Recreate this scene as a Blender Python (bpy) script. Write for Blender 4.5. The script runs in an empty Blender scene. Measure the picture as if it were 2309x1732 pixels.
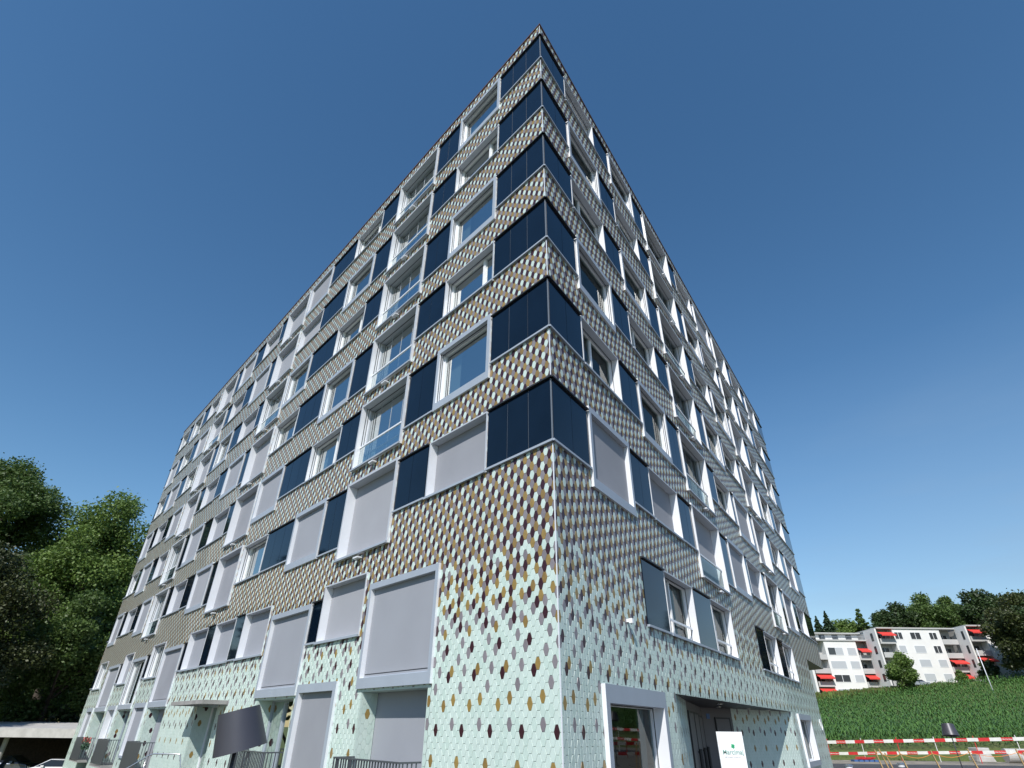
import bpy, bmesh, math, random
from mathutils import Vector, Matrix
R = math.radians
rnd = random.Random(7)
sc = bpy.context.scene
col = sc.collection
EYE = 1.65

# ------------------------------------------------------------------ camera
cam = bpy.data.objects.new('camera', bpy.data.cameras.new('camera'))
cam.data.sensor_width = 36.0
cam.data.lens = 1241.815 / 2309 * 36.0
cam.data.clip_end = 5000
cr = Vector((0.9999276, -0.00638527, 0.01019901)); cu = Vector((-0.01203293, -0.5306112, 0.84752992)); cf = Vector((0, 0.84759128, 0.53064962))
m = Matrix((cr, cu, -cf)).transposed().to_4x4()
m.translation = (0, 0, EYE)
cam.matrix_world = m
col.objects.link(cam)
sc.camera = cam
sc.view_settings.view_transform = 'Standard'
sc.view_settings.look = 'None'
sc.view_settings.exposure = 0.36
sc.view_settings.gamma = 1
# ------------------------------------------------------------------ sky and sun
SUN = Vector((-0.2655, -0.989, 1.0)).normalized()
elev = math.asin(SUN.z)
w = bpy.data.worlds.new('World'); sc.world = w; w.use_nodes = True
wn = w.node_tree.nodes; wl = w.node_tree.links
sky = wn.new('ShaderNodeTexSky'); sky.sky_type = 'NISHITA'; sky.sun_disc = False
sky.sun_elevation = elev
sky.sun_rotation = math.atan2(SUN.x, SUN.y)
sky.air_density = 1.05; sky.dust_density = 0.2; sky.ozone_density = 1.3
bg = wn['Background']; bg.inputs[1].default_value = 0.095
# thin high cirrus low in the sky
tc = wn.new('ShaderNodeTexCoord'); mp = wn.new('ShaderNodeMapping'); mp.inputs['Scale'].default_value = (1.2, 1.2, 6.0); mp.inputs['Rotation'].default_value = (0.12, 0.1, 0)
nz = wn.new('ShaderNodeTexNoise'); nz.inputs['Scale'].default_value = 1.6; nz.inputs['Detail'].default_value = 7; nz.inputs['Roughness'].default_value = 0.55
rp = wn.new('ShaderNodeMapRange'); rp.inputs[1].default_value = 0.4; rp.inputs[2].default_value = 0.72; rp.inputs[3].default_value = 0.35; rp.inputs[4].default_value = 0.85
sx = wn.new('ShaderNodeSeparateXYZ'); hr = wn.new('ShaderNodeMapRange'); hr.inputs[1].default_value = 0.5; hr.inputs[2].default_value = 0.1; hr.inputs[3].default_value = 0.0; hr.inputs[4].default_value = 1.0
mul = wn.new('ShaderNodeMath'); mul.operation = 'MULTIPLY'
mix = wn.new('ShaderNodeMix'); mix.data_type = 'RGBA'; mix.inputs[7].default_value = (2.75, 3.7, 4.9, 1)
wl.new(tc.outputs['Generated'], mp.inputs[0]); wl.new(mp.outputs[0], nz.inputs['Vector']); wl.new(nz.outputs[0], rp.inputs[0])
wl.new(tc.outputs['Generated'], sx.inputs[0]); wl.new(sx.outputs['Z'], hr.inputs[0])
xr = wn.new('ShaderNodeMapRange'); xr.inputs[1].default_value = 0.25; xr.inputs[2].default_value = 0.6; wl.new(sx.outputs['X'], xr.inputs[0])
m2 = wn.new('ShaderNodeMath'); m2.operation = 'MULTIPLY'; wl.new(hr.outputs[0], m2.inputs[0]); wl.new(xr.outputs[0], m2.inputs[1])
wl.new(rp.outputs[0], mul.inputs[0]); wl.new(m2.outputs[0], mul.inputs[1]); wl.new(mul.outputs[0], mix.inputs[0])
hs = wn.new('ShaderNodeHueSaturation'); hs.inputs['Saturation'].default_value = 1.24; hs.inputs['Hue'].default_value = 0.497; hs.inputs['Value'].default_value = 1.12
wl.new(sky.outputs[0], hs.inputs['Color']); wl.new(hs.outputs[0], mix.inputs[6]); wl.new(mix.outputs[2], bg.inputs[0])
sl = bpy.data.lights.new('sun', 'SUN'); sl.energy = 4.0; sl.angle = R(0.53); sl.color = (1.0, 0.96, 0.9)
so = bpy.data.objects.new('sun', sl); so.rotation_euler = SUN.to_track_quat('Z', 'Y').to_euler(); so.location = (0, -20, 60); col.objects.link(so)

# ------------------------------------------------------------------ materials
def mat(name, c, rough=0.6, metal=0.0, noise=0.0, nscale=8.0, bump=0.0, bscale=40.0, spec=0.5, coat=0.0, c2=None, ior=1.5):
    mt = bpy.data.materials.new(name); mt.use_nodes = True
    nt = mt.node_tree; n = nt.nodes; l = nt.links; b = n['Principled BSDF']
    b.inputs['Base Color'].default_value = (*c, 1); b.inputs['Roughness'].default_value = rough; b.inputs['Metallic'].default_value = metal
    b.inputs['Specular IOR Level'].default_value = spec; b.inputs['Coat Weight'].default_value = coat; b.inputs['IOR'].default_value = ior
    if noise or c2 or bump:
        t = n.new('ShaderNodeTexCoord')
    if noise or c2:
        z = n.new('ShaderNodeTexNoise'); z.inputs['Scale'].default_value = nscale; z.inputs['Detail'].default_value = 6
        l.new(t.outputs['Object'], z.inputs['Vector'])
        mr = n.new('ShaderNodeMapRange'); mr.inputs[1].default_value = 0.35; mr.inputs[2].default_value = 0.65
        l.new(z.outputs[0], mr.inputs[0])
        mx = n.new('ShaderNodeMix'); mx.data_type = 'RGBA'
        d = c2 if c2 else tuple(v * (1 - noise) for v in c)
        mx.inputs[6].default_value = (*c, 1); mx.inputs[7].default_value = (*d, 1)
        l.new(mr.outputs[0], mx.inputs[0]); l.new(mx.outputs[2], b.inputs['Base Color'])
    if bump:
        z2 = n.new('ShaderNodeTexNoise'); z2.inputs['Scale'].default_value = bscale; z2.inputs['Detail'].default_value = 4
        l.new(t.outputs['Object'], z2.inputs['Vector'])
        bp = n.new('ShaderNodeBump'); bp.inputs['Strength'].default_value = bump; bp.inputs['Distance'].default_value = 0.02
        l.new(z2.outputs[0], bp.inputs['Height']); l.new(bp.outputs[0], b.inputs['Normal'])
    return mt

M = {}
M['mint'] = mat('mint glaze', (0.545, 0.655, 0.61), 0.38, noise=0.06, nscale=3)
M['mint2'] = mat('mint glaze deeper', (0.505, 0.625, 0.575), 0.33, noise=0.06, nscale=3)
M['ochre2'] = mat('ochre glaze deeper', (0.25, 0.165, 0.055), 0.33, noise=0.15, nscale=14)
M['grey2'] = mat('grey glaze deeper', (0.205, 0.185, 0.205), 0.33, noise=0.1, nscale=14)
M['ochre'] = mat('ochre glaze', (0.30, 0.205, 0.065), 0.38, noise=0.15, nscale=14)
M['grey'] = mat('lilac grey glaze', (0.235, 0.215, 0.235), 0.38, noise=0.1, nscale=14)
M['maroon'] = mat('maroon glaze', (0.045, 0.014, 0.020), 0.36, noise=0.15, nscale=14)
M['joint'] = mat('tile joint', (0.22, 0.23, 0.22), 0.9)
M['alu'] = mat('anodised aluminium', (0.34, 0.385, 0.45), 0.42, 0.0, noise=0.05, nscale=2, bump=0.03, bscale=6)
M['alum'] = mat('mid aluminium', (0.42, 0.45, 0.5), 0.5)
M['alul'] = mat('pale aluminium', (0.77, 0.79, 0.83), 0.4, 0.1, noise=0.04, nscale=2)
M['white'] = mat('white lacquer', (0.78, 0.79, 0.8), 0.35)
M['dark'] = mat('dark seal', (0.02, 0.022, 0.026), 0.5)
M['panel'] = mat('dark solar glass', (0.0035, 0.009, 0.02), 0.05, spec=0.38, noise=0.25, nscale=1.2)
M['fabric'] = mat('grey blind fabric', (0.285, 0.30, 0.34), 0.85, noise=0.05, nscale=1.0, bump=0.02, bscale=300)
M['seam'] = mat('panel seam', (0.17, 0.19, 0.22), 0.5)
M['fabric2'] = mat('grey blind fabric worn', (0.265, 0.275, 0.31), 0.85, noise=0.09, nscale=0.8)
M['fabric3'] = mat('grey blind fabric pale', (0.31, 0.32, 0.355), 0.85, noise=0.06, nscale=0.9)
M['curtain'] = mat('white curtain', (0.3, 0.3, 0.3), 0.9)
M['room'] = mat('dim room', (0.26, 0.28, 0.28), 0.9)
M['roof'] = mat('dark brown roof edge', (0.10, 0.045, 0.032), 0.5)
M['roofc'] = mat('roof gravel', (0.25, 0.25, 0.24), 0.9)
M['soffit'] = mat('dark red brown soffit', (0.014, 0.008, 0.007), 0.5)
M['olive'] = mat('olive soffit', (0.16, 0.2, 0.13), 0.6)
M['white_wall'] = mat('shade-darkened panel wall', (0.11, 0.105, 0.112), 0.5)  # white panels, darkened so the colour carries the shade of the niche
M['rail'] = mat('dark railing steel', (0.09, 0.1, 0.115), 0.4, 0.3)
M['screen'] = mat('anthracite balcony panel', (0.055, 0.06, 0.075), 0.35, noise=0.1, nscale=3)
M['steel'] = mat('brushed steel', (0.6, 0.6, 0.6), 0.25, 0.9)
M['concrete'] = mat('concrete', (0.32, 0.31, 0.3), 0.85, noise=0.25, nscale=3, bump=0.2, bscale=30)
M['pconcrete'] = mat('pale concrete', (0.5, 0.49, 0.47), 0.85, noise=0.2, nscale=2, bump=0.2, bscale=30)
M['lampshade'] = mat('anthracite lacquer', (0.06, 0.06, 0.075), 0.4, 0.2, noise=0.06, nscale=3, bump=0.02, bscale=4)
M['gold'] = mat('brass lamp', (0.6, 0.42, 0.15), 0.3, 0.9)
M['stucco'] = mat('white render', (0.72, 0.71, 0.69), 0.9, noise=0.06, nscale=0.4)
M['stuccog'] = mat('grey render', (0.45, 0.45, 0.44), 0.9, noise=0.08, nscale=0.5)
M['shutter'] = mat('grey roller shutter', (0.42, 0.44, 0.46), 0.6)
M['winpane'] = mat('far window pane', (0.05, 0.055, 0.06), 0.1)
M['red'] = mat('red awning cloth', (0.62, 0.045, 0.035), 0.8)
M['bred'] = mat('barrier red', (0.6, 0.025, 0.03), 0.55, noise=0.2, nscale=4)
M['bwhite'] = mat('barrier white', (0.72, 0.72, 0.7), 0.55, noise=0.12, nscale=4)
M['wood'] = mat('raw timber', (0.5, 0.34, 0.16), 0.8, noise=0.3, nscale=20)
M['orange'] = mat('orange string', (0.7, 0.25, 0.06), 0.8)
M['asphalt'] = mat('asphalt', (0.07, 0.07, 0.075), 0.85, noise=0.3, nscale=2, bump=0.3, bscale=60)
M['gravel'] = mat('gravel', (0.27, 0.25, 0.22), 0.95, c2=(0.14, 0.13, 0.115), nscale=12, bump=0.6, bscale=40)
M['paving'] = mat('dark paving', (0.085, 0.085, 0.088), 0.85, noise=0.3, nscale=1.5, bump=0.2, bscale=40)
M['dirt'] = mat('dirt strip', (0.33, 0.29, 0.24), 0.95, c2=(0.16, 0.15, 0.12), nscale=1.5, bump=0.5, bscale=30)
M['grassm'] = mat('grass turf', (0.09, 0.14, 0.035), 0.95, c2=(0.14, 0.15, 0.05), nscale=0.8, bump=0.6, bscale=20)
M['bark'] = mat('bark', (0.07, 0.055, 0.042), 0.95, noise=0.4, nscale=8)
M['navy'] = mat('navy car paint', (0.012, 0.03, 0.06), 0.2, 0.3, coat=1)
M['wcar'] = mat('white car paint', (0.75, 0.76, 0.78), 0.25, coat=1)
M['scar'] = mat('silver car paint', (0.4, 0.42, 0.45), 0.25, 0.5, coat=1)
M['cglass'] = mat('car glass', (0.02, 0.025, 0.03), 0.05)
M['rubber'] = mat('rubber', (0.02, 0.02, 0.02), 0.8)
M['green'] = mat('green print', (0.05, 0.42, 0.2), 0.6)
M['tgrey'] = mat('grey green print', (0.22, 0.38, 0.34), 0.6)
M['lgrey'] = mat('light grey print', (0.55, 0.57, 0.58), 0.6)
M['blueprint'] = mat('blue plate', (0.05, 0.12, 0.3), 0.5)
M['flower'] = mat('pink flowers', (0.55, 0.18, 0.16), 0.8)
M['potleaf'] = mat('pot plant leaves', (0.05, 0.1, 0.06), 0.7)

def foliage(name, a, b, scale=0.5, trans=0.25, rough=0.55):
    mt = bpy.data.materials.new(name); mt.use_nodes = True
    nt = mt.node_tree; n = nt.nodes; l = nt.links; p = n['Principled BSDF']; out = n['Material Output']
    t = n.new('ShaderNodeTexCoord'); z = n.new('ShaderNodeTexNoise'); z.inputs['Scale'].default_value = scale; z.inputs['Detail'].default_value = 8; z.inputs['Roughness'].default_value = 0.7
    l.new(t.outputs['Object'], z.inputs['Vector'])
    mr = n.new('ShaderNodeMapRange'); mr.inputs[1].default_value = 0.35; mr.inputs[2].default_value = 0.65; l.new(z.outputs[0], mr.inputs[0])
    mx = n.new('ShaderNodeMix'); mx.data_type = 'RGBA'; mx.inputs[6].default_value = (*a, 1); mx.inputs[7].default_value = (*b, 1)
    l.new(mr.outputs[0], mx.inputs[0]); l.new(mx.outputs[2], p.inputs['Base Color']); p.inputs['Roughness'].default_value = rough
    tr = n.new('ShaderNodeBsdfTranslucent'); l.new(mx.outputs[2], tr.inputs[0])
    ms = n.new('ShaderNodeMixShader'); ms.inputs[0].default_value = trans
    l.new(p.outputs[0], ms.inputs[1]); l.new(tr.outputs[0], ms.inputs[2]); l.new(ms.outputs[0], out.inputs[0])
    return mt
M['leaf_dark'] = foliage('dark leaves', (0.018, 0.036, 0.010), (0.05, 0.09, 0.022), 0.5, 0.15)
M['leaf_mid'] = foliage('mid leaves', (0.045, 0.085, 0.018), (0.12, 0.19, 0.045), 0.3, 0.3)
M['leaf_olive'] = foliage('olive leaves', (0.022, 0.032, 0.007), (0.06, 0.076, 0.016), 0.45, 0.12)
M['leaf_bright'] = foliage('bright leaves', (0.07, 0.125, 0.025), (0.18, 0.27, 0.06), 0.3, 0.3)
M['needle'] = foliage('needles', (0.018, 0.04, 0.018), (0.035, 0.07, 0.025), 1.0, 0.1)
M['corn'] = foliage('corn leaves', (0.045, 0.11, 0.022), (0.13, 0.25, 0.065), 1.6, 0.25, 0.35)
M['dryleaf'] = foliage('dry weeds', (0.16, 0.15, 0.05), (0.11, 0.15, 0.04), 0.9, 0.3, 0.8)

def glass_mat():
    mt = bpy.data.materials.new('window glass'); mt.use_nodes = True
    nt = mt.node_tree; n = nt.nodes; l = nt.links; n.remove(n['Principled BSDF']); out = n['Material Output']
    g = n.new('ShaderNodeBsdfGlossy'); g.inputs['Roughness'].default_value = 0.015; g.inputs['Color'].default_value = (0.80, 0.82, 0.80, 1)
    t = n.new('ShaderNodeBsdfTransparent'); t.inputs['Color'].default_value = (0.55, 0.70, 0.72, 1)
    f = n.new('ShaderNodeFresnel'); f.inputs['IOR'].default_value = 1.6
    a = n.new('ShaderNodeMath'); a.operation = 'MULTIPLY_ADD'; a.inputs[1].default_value = 0.72; a.inputs[2].default_value = 0.01; a.use_clamp = True
    ms = n.new('ShaderNodeMixShader')
    l.new(f.outputs[0], a.inputs[0]); l.new(a.outputs[0], ms.inputs[0]); l.new(t.outputs[0], ms.inputs[1]); l.new(g.outputs[0], ms.inputs[2]); l.new(ms.outputs[0], out.inputs[0])
    return mt
M['glass'] = glass_mat()

# ------------------------------------------------------------------ helpers
class MB:
    def __init__(s): s.v = []; s.f = []; s.mi = []; s.mats = []
    def m(s, name):
        if name not in s.mats: s.mats.append(name)
        return s.mats.index(name)
    def poly(s, pts, mn):
        k = len(s.v); s.v += [tuple(p) for p in pts]; s.f.append(tuple(range(k, k + len(pts)))); s.mi.append(s.m(mn))
    def hexa(s, p, mn):            # 8 points: bottom 4, top 4
        k = len(s.v); s.v += [tuple(q) for q in p]; mi = s.m(mn)
        for f in ((0, 3, 2, 1), (4, 5, 6, 7), (0, 1, 5, 4), (1, 2, 6, 5), (2, 3, 7, 6), (3, 0, 4, 7)):
            s.f.append(tuple(k + a for a in f)); s.mi.append(mi)
    def box(s, a, b, mn):
        x0, y0, z0 = a; x1, y1, z1 = b
        s.hexa([(x0, y0, z0), (x1, y0, z0), (x1, y1, z0), (x0, y1, z0), (x0, y0, z1), (x1, y0, z1), (x1, y1, z1), (x0, y1, z1)], mn)
    def fbox(s, F, u0, u1, z0, z1, o0, o1, mn):   # box in facade coordinates
        s.hexa([F(u0, z0, o0), F(u1, z0, o0), F(u1, z0, o1), F(u0, z0, o1), F(u0, z1, o0), F(u1, z1, o0), F(u1, z1, o1), F(u0, z1, o1)], mn)
    def fring(s, F, u0, u1, z0, z1, cs, ct, cb, o0, o1, mfront, mside):
        k = len(s.f); s.ring(F, u0, u1, z0, z1, cs, ct, cb, o0, o1, mside); a = s.m(mfront)
        for q in range(4): s.mi[k + q * 6 + 4] = a
        d = s.m('alum')  # darker metal on the head box, shade of its underside put into the colour
        for q in (0, 1, 2, 3, 5): s.mi[k + 12 + q] = d
    def ring(s, F, u0, u1, z0, z1, cs, ct, cb, o0, o1, mn):
        s.fbox(F, u0, u0 + cs, z0, z1, o0, o1, mn); s.fbox(F, u1 - cs, u1, z0, z1, o0, o1, mn)
        s.fbox(F, u0 + cs, u1 - cs, z1 - ct, z1, o0, o1, mn); s.fbox(F, u0 + cs, u1 - cs, z0, z0 + cb, o0, o1, mn)
    def tube(s, pts, rads, mn, n=8, cap=True):
        rings = []
        for i, p in enumerate(pts):
            p = Vector(p); d = (Vector(pts[min(i + 1, len(pts) - 1)]) - Vector(pts[max(i - 1, 0)])).normalized()
            a = d.cross(Vector((0.13, 0.27, 1)) if abs(d.z) < 0.9 else Vector((1, 0.1, 0))).normalized(); b = d.cross(a)
            k = len(s.v); rings.append(k)
            for j in range(n):
                t = 2 * math.pi * j / n; s.v.append(tuple(p + (a * math.cos(t) + b * math.sin(t)) * rads[i]))
        mi = s.m(mn)
        for q, w_ in zip(rings, rings[1:]):
            for j in range(n): s.f.append((q + j, q + (j + 1) % n, w_ + (j + 1) % n, w_ + j)); s.mi.append(mi)
        if cap:
            s.f.append(tuple(rings[0] + j for j in reversed(range(n)))); s.mi.append(mi)
            s.f.append(tuple(rings[-1] + j for j in range(n))); s.mi.append(mi)
    def build(s, name, parent=None, fix=True, smooth=False, loc=None):
        me = bpy.data.meshes.new(name); me.from_pydata(s.v, [], s.f)
        for q in s.mats: me.materials.append(M[q])
        me.polygons.foreach_set('material_index', s.mi)
        if smooth: me.polygons.foreach_set('use_smooth', [True] * len(s.f))
        me.update()
        if fix:
            bm = bmesh.new(); bm.from_mesh(me); bmesh.ops.recalc_face_normals(bm, faces=bm.faces); bm.to_mesh(me); bm.free()
        o = bpy.data.objects.new(name, me); col.objects.link(o)
        if parent: o.parent = parent
        if loc: o.location = loc
        return o
def tag(o, label=None, cat=None, group=None, kind=None):
    if label: o['label'] = label
    if cat: o['category'] = cat
    if group: o['group'] = group
    if kind: o['kind'] = kind
    return o
def thing(name, loc, label, cat, group=None, rz=0):
    o = bpy.data.objects.new(name, None); o.empty_display_size = 0.5; col.objects.link(o); o.location = loc; o.rotation_euler = (0, 0, rz)
    return tag(o, label, cat, group)
def copy_tree(o, parent=None):
    c = o.copy(); col.objects.link(c); c.parent = parent
    for ch in list(o.children): copy_tree(ch, c)
    return c

# ------------------------------------------------------------------ terrain
def ground_z(x, y):
    z = 0.0
    if x < -8: z -= min(1.7, (-8 - x) / 12.0)
    if y > 50 and x > 0:
        h0 = 0.25 + 0.02 * max(0, min(x, 120) - 30)
        h1 = 6.0 + max(-40, min(x, 150) - 63) * 0.115
        t = (y - 56) / 70.0
        if t < 0: z = max(0, (y - 50) / 6) * h0
        elif t < 1.15: z = h0 + (h1 - h0) * t
        else: z = h0 + (h1 - h0) * 1.15 + (y - 136.5) * 0.10
        z = min(z, 22)
        if x < 30: z *= max(0, min(1, x / 30))
    return z
def sheet(name, x0, x1, y0, y1, st, mn, dz=0.0, zf=ground_z):
    nx = max(1, int(round((x1 - x0) / st))); ny = max(1, int(round((y1 - y0) / st)))
    v = [(x0 + (x1 - x0) * i / nx, y0 + (y1 - y0) * j / ny) for j in range(ny + 1) for i in range(nx + 1)]
    v = [(x, y, zf(x, y) + dz) for x, y in v]
    f = [(j * (nx + 1) + i, j * (nx + 1) + i + 1, (j + 1) * (nx + 1) + i + 1, (j + 1) * (nx + 1) + i) for j in range(ny) for i in range(nx)]
    me = bpy.data.meshes.new(name); me.from_pydata(v, [], f); me.materials.append(M[mn]); me.polygons.foreach_set('use_smooth', [True] * len(f))
    o = bpy.data.objects.new(name, me); col.objects.link(o); o['kind'] = 'structure'
    return o
def gfar(x, y):
    if -160 <= x <= 260 and -60 <= y <= 320: return ground_z(x, y)
    cx_, cy_ = max(-160, min(260, x)), max(-60, min(320, y))
    return ground_z(cx_, cy_)
def ground():
    xs = [-2600, -1500, -800, -400, -260] + list(range(-160, 261, 4)) + [330, 500, 900, 1600, 2600]
    ys = [-2600, -1200, -500, -200, -100] + list(range(-60, 321, 4)) + [400, 600, 1000, 1700, 2600]
    v = [(x, y, gfar(x, y) - (0.012 if y < 52 else 0.0)) for y in ys for x in xs]
    n = len(xs)
    f = [(j * n + i, j * n + i + 1, (j + 1) * n + i + 1, (j + 1) * n + i) for j in range(len(ys) - 1) for i in range(n - 1)]
    me = bpy.data.meshes.new('ground'); me.from_pydata(v, [], f); me.materials.append(M['grassm'])
    o = bpy.data.objects.new('ground', me); col.objects.link(o); o['kind'] = 'structure'
ground()
sheet('forecourt', -34, 16, -60, 35.6, 4, 'paving', 0.0)
sheet('gravel_yard', 16, 90, -60, 35.6, 4, 'gravel', 0.0)
sheet('road', 6, 140, 35.6, 42, 4, 'asphalt', 0.0)
sheet('dirt_strip', 6, 140, 42, 47.6, 4, 'dirt', 0.0)

# ------------------------------------------------------------------ main building frame
C0 = Vector((0.83760475, 10.0, 0))
DL = Vector((-0.66358993, 0.74809652, 0)); NL = Vector((-0.74809652, -0.66358993, 0))
DR = Vector((0.54810457, 0.83640982, 0)); NR = Vector((0.83640982, -0.54810457, 0))
def FL(u, z, o): p = DL * u + NL * o; return (p.x, p.y, z + EYE)
def FR(u, z, o): p = DR * u + NR * o; return (p.x, p.y, z + EYE)
UL, UR_, ZT = 44.1, 35.25, 21.56
BL = [4.9, 7.785, 10.66, 13.535, 16.41, 19.285]       # band levels of storeys 2 to 7
bld = thing('apartment_building', (C0.x, C0.y, 0), 'eight-storey acute-cornered apartment building clad in small glazed hexagonal tiles with dark blue glass bands', 'building')

# openings: (u0,u1,z0,z1) cut from tiles; kinds
open_L, open_R = [], []
wins, panels = [], []     # build lists
LW = [('P0', 2.09, 4.5), ('T', 6.05, 9.0), ('P1', 10.5, 13.0), ('P0', 15.6, 18.25), ('T', 18.4, 21.4), ('P1', 22.35, 24.9), ('P0', 26.4, 28.85), ('T', 29.9, 32.85), ('P1', 33.5, 35.9), ('P0', 37.4, 39.98), ('P1', 41.2, 43.45)]
LP = [(0.0, 2.06, 3, 0), (4.53, 6.02, 2, 'P0'), (9.03, 10.47, 2, 'P1'), (13.03, 15.57, 3, 0), (21.43, 22.32, 1, 'P1'), (24.93, 26.37, 2, 0), (28.88, 29.87, 1, 'P0'), (35.93, 37.37, 2, 0), (40.01, 41.17, 1, 0), (43.48, 44.1, 1, 0)]
RW = [('P1', 1.71, 4.15), ('P0', 5.6, 8.1), ('T', 9.5, 12.8), ('P1', 14.05, 16.7), ('P0', 17.2, 20.1), ('T', 20.85, 23.95), ('P1', 25.2, 27.95), ('P0', 29.35, 32.3)]
RP = [(0.0, 1.68, 2, 0), (4.18, 5.57, 2, 0), (8.13, 9.47, 2, 'P0'), (12.83, 14.02, 1, 'P1'), (16.73, 17.17, 1, 0), (20.13, 20.82, 1, 'P0'), (23.98, 25.17, 1, 'P1'), (27.98, 29.32, 1, 0), (32.33, 35.25, 2, 0)]
# state of each window: g glass, b blind, h blind with open foot ; rows from storey 2 up to 7
LS = ['bbbgbbbgbbb',   # storey 2
      'gggbbbbgbbg',
      'ggggbbbbbbb',
      'gggggbgbgbg',
      'gggbbbbhhgb',
      'gggbbbbbbgg']
RS = ['bbhbbgbb',
      'ggggbbgb',
      'gggggbgb',
      'gggggbgg',
      'gggggggb',
      'ggggbbbb']
def win(side, kind, u0, u1, z0, z1, st, mull=False, **k):
    (open_L if side == 'l' else open_R).append((u0, u1, z0, z1)); wins.append((side, kind, u0, u1, z0, z1, st, mull, k))
def pan(side, u0, u1, z0, z1, n, corner=False):
    (open_L if side == 'l' else open_R).append((u0, u1, z0, z1)); panels.append((side, u0, u1, z0, z1, n, corner))
for side, W, P, S in (('l', LW, LP, LS), ('r', RW, RP, RS)):
    for r_ in range(6):
        b = BL[r_]; storey = r_ + 2
        for i, (k, u0, u1) in enumerate(W):
            st = S[r_][i]
            if k == 'T': win(side, 'T', u0, u1, b - 0.78, b + 1.66, st)
            else:
                # P0 projects on odd storeys, P1 on even storeys
                proj = (storey % 2 == 1) if k == 'P0' else (storey % 2 == 0)
                if proj: win(side, 'P', u0, u1, b - 0.38, b + 1.66, st)
                else: win(side, 'R', u0, u1, b - 0.02, b + 1.56, st, True)
        for i, (u0, u1, n, low) in enumerate(P):
            lo = low and ((storey % 2 == 1) if low == 'P0' else (storey % 2 == 0))
            pan(side, u0, u1, b - (0.36 if lo else 0.0), b + 1.53, n, u0 == 0.0)
# storey 1, left
for a in (('P', 3.58, 6.65, .76, 3.15, 'b'), ('R', 6.95, 9.42, 1.95, 3.52, 'b'), ('P', 10.1, 13.15, .72, 3.12, 'b'), ('R', 13.45, 15.9, 1.95, 3.5, 'b'), ('R', 16.85, 19.22, 1.95, 3.5, 'b'),
          ('R', 20.2, 22.75, 1.95, 3.5, 'b'), ('P', 23.33, 26.5, .66, 3.12, 'b'), ('R', 26.8, 29.2, 1.92, 3.5, 'g'), ('P', 29.9, 33.0, .66, 3.08, 'g'), ('R', 33.45, 35.7, 1.9, 3.5, 'b'), ('P', 36.35, 39.6, .62, 3.08, 'b'), ('R', 40.8, 43.3, 1.88, 3.5, 'g')):
    win('l', a[0], a[1], a[2], a[3], a[4], a[5], a[5] == 'g')
for u0, u1, z1 in ((9.45, 10.07, 3.13), (15.93, 16.82, 3.5), (19.25, 20.17, 3.48), (22.78, 23.3, 3.1), (29.23, 29.87, 3.06), (35.73, 36.32, 3.03), (43.33, 44.1, 3.05)):
    pan('l', u0, u1, 1.97, z1, 1)
# ground floor, left
for u0, u1, z1 in ((7.65, 9.97, .97), (26.8, 29.1, .88), (33.4, 35.45, .86), (40.1, 42.1, .84)):
    win('l', 'D', u0, u1, -1.35, z1, 'b' if u0 < 33 or u0 > 36 else 'g')
LOG = ((3.7, 6.45, .75, 'b'), (10.2, 12.87, .71, 'g'), (23.4, 26.15, .65, 'b'), (29.93, 32.75, .65, 'g'), (36.38, 39.3, .61, 'b'))
for u0, u1, z1, st in LOG: win('l', 'L', u0, u1, -2.3, z1 - 0.03, st)
DOORN = (16.55, 18.9, -2.0, .62); win('l', 'E', *DOORN, 'g')
# storey 1 and ground floor, right
for u0, u1 in ((5.75, 8.18), (9.98, 12.45), (17.65, 20.3), (21.65, 24.15)): win('r', 'R', u0, u1, 2.0, 3.58, 'g', True, white=True, rail=True)
for u0, u1 in ((4.2, 5.72), (8.21, 9.95), (16.25, 17.62), (20.33, 21.62)): pan('r', u0, u1, 2.0, 3.56, 1)
win('r', 'S', 1.5, 4.6, -1.35, .71, 'g')
win('r', 'S', 21.35, 24.6, -1.25, .69, 'g')
NICHE = (5.5, 20.3, -3.0, .73); open_R.append(NICHE)
CUT = (28.75, 36.0, -3.0, 3.45); open_R.append(CUT)

# ------------------------------------------------------------------ walls behind the tiles
def wall(F, U, opens, name):
    us = sorted({0.0, U} | {min(U, max(0, a)) for o in opens for a in (o[0], o[1])}); zs = sorted({-3.0, ZT} | {a for o in opens for a in (o[2], o[3])})
    b = MB()
    for i in range(len(us) - 1):
        k0 = None
        for j in range(len(zs)):
            solid = False
            if j < len(zs) - 1:
                uc, zc = (us[i] + us[i + 1]) / 2, (zs[j] + zs[j + 1]) / 2
                solid = not any(o[0] < uc < o[1] and o[2] < zc < o[3] for o in opens)
            if solid and k0 is None: k0 = zs[j]
            if not solid and k0 is not None:
                b.poly([F(us[i], k0, 0), F(us[i + 1], k0, 0), F(us[i + 1], zs[j], 0), F(us[i], zs[j], 0)], 'joint'); k0 = None
    return b
wopL = [o for o in open_L if not any(p[0] == 'l' and abs(p[1] - o[0]) < 1e-6 and abs(p[3] - o[2]) < 1e-6 for p in panels)]
wopR = [o for o in open_R if not any(p[0] == 'r' and abs(p[1] - o[0]) < 1e-6 and abs(p[3] - o[2]) < 1e-6 for p in panels)]
wb = wall(FL, UL, wopL, 'w'); w2 = wall(FR, UR_, wopR, 'w')
k = len(wb.v); wb.v += w2.v; wb.f += [tuple(a + k for a in f) for f in w2.f]; wb.mi += w2.mi
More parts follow.
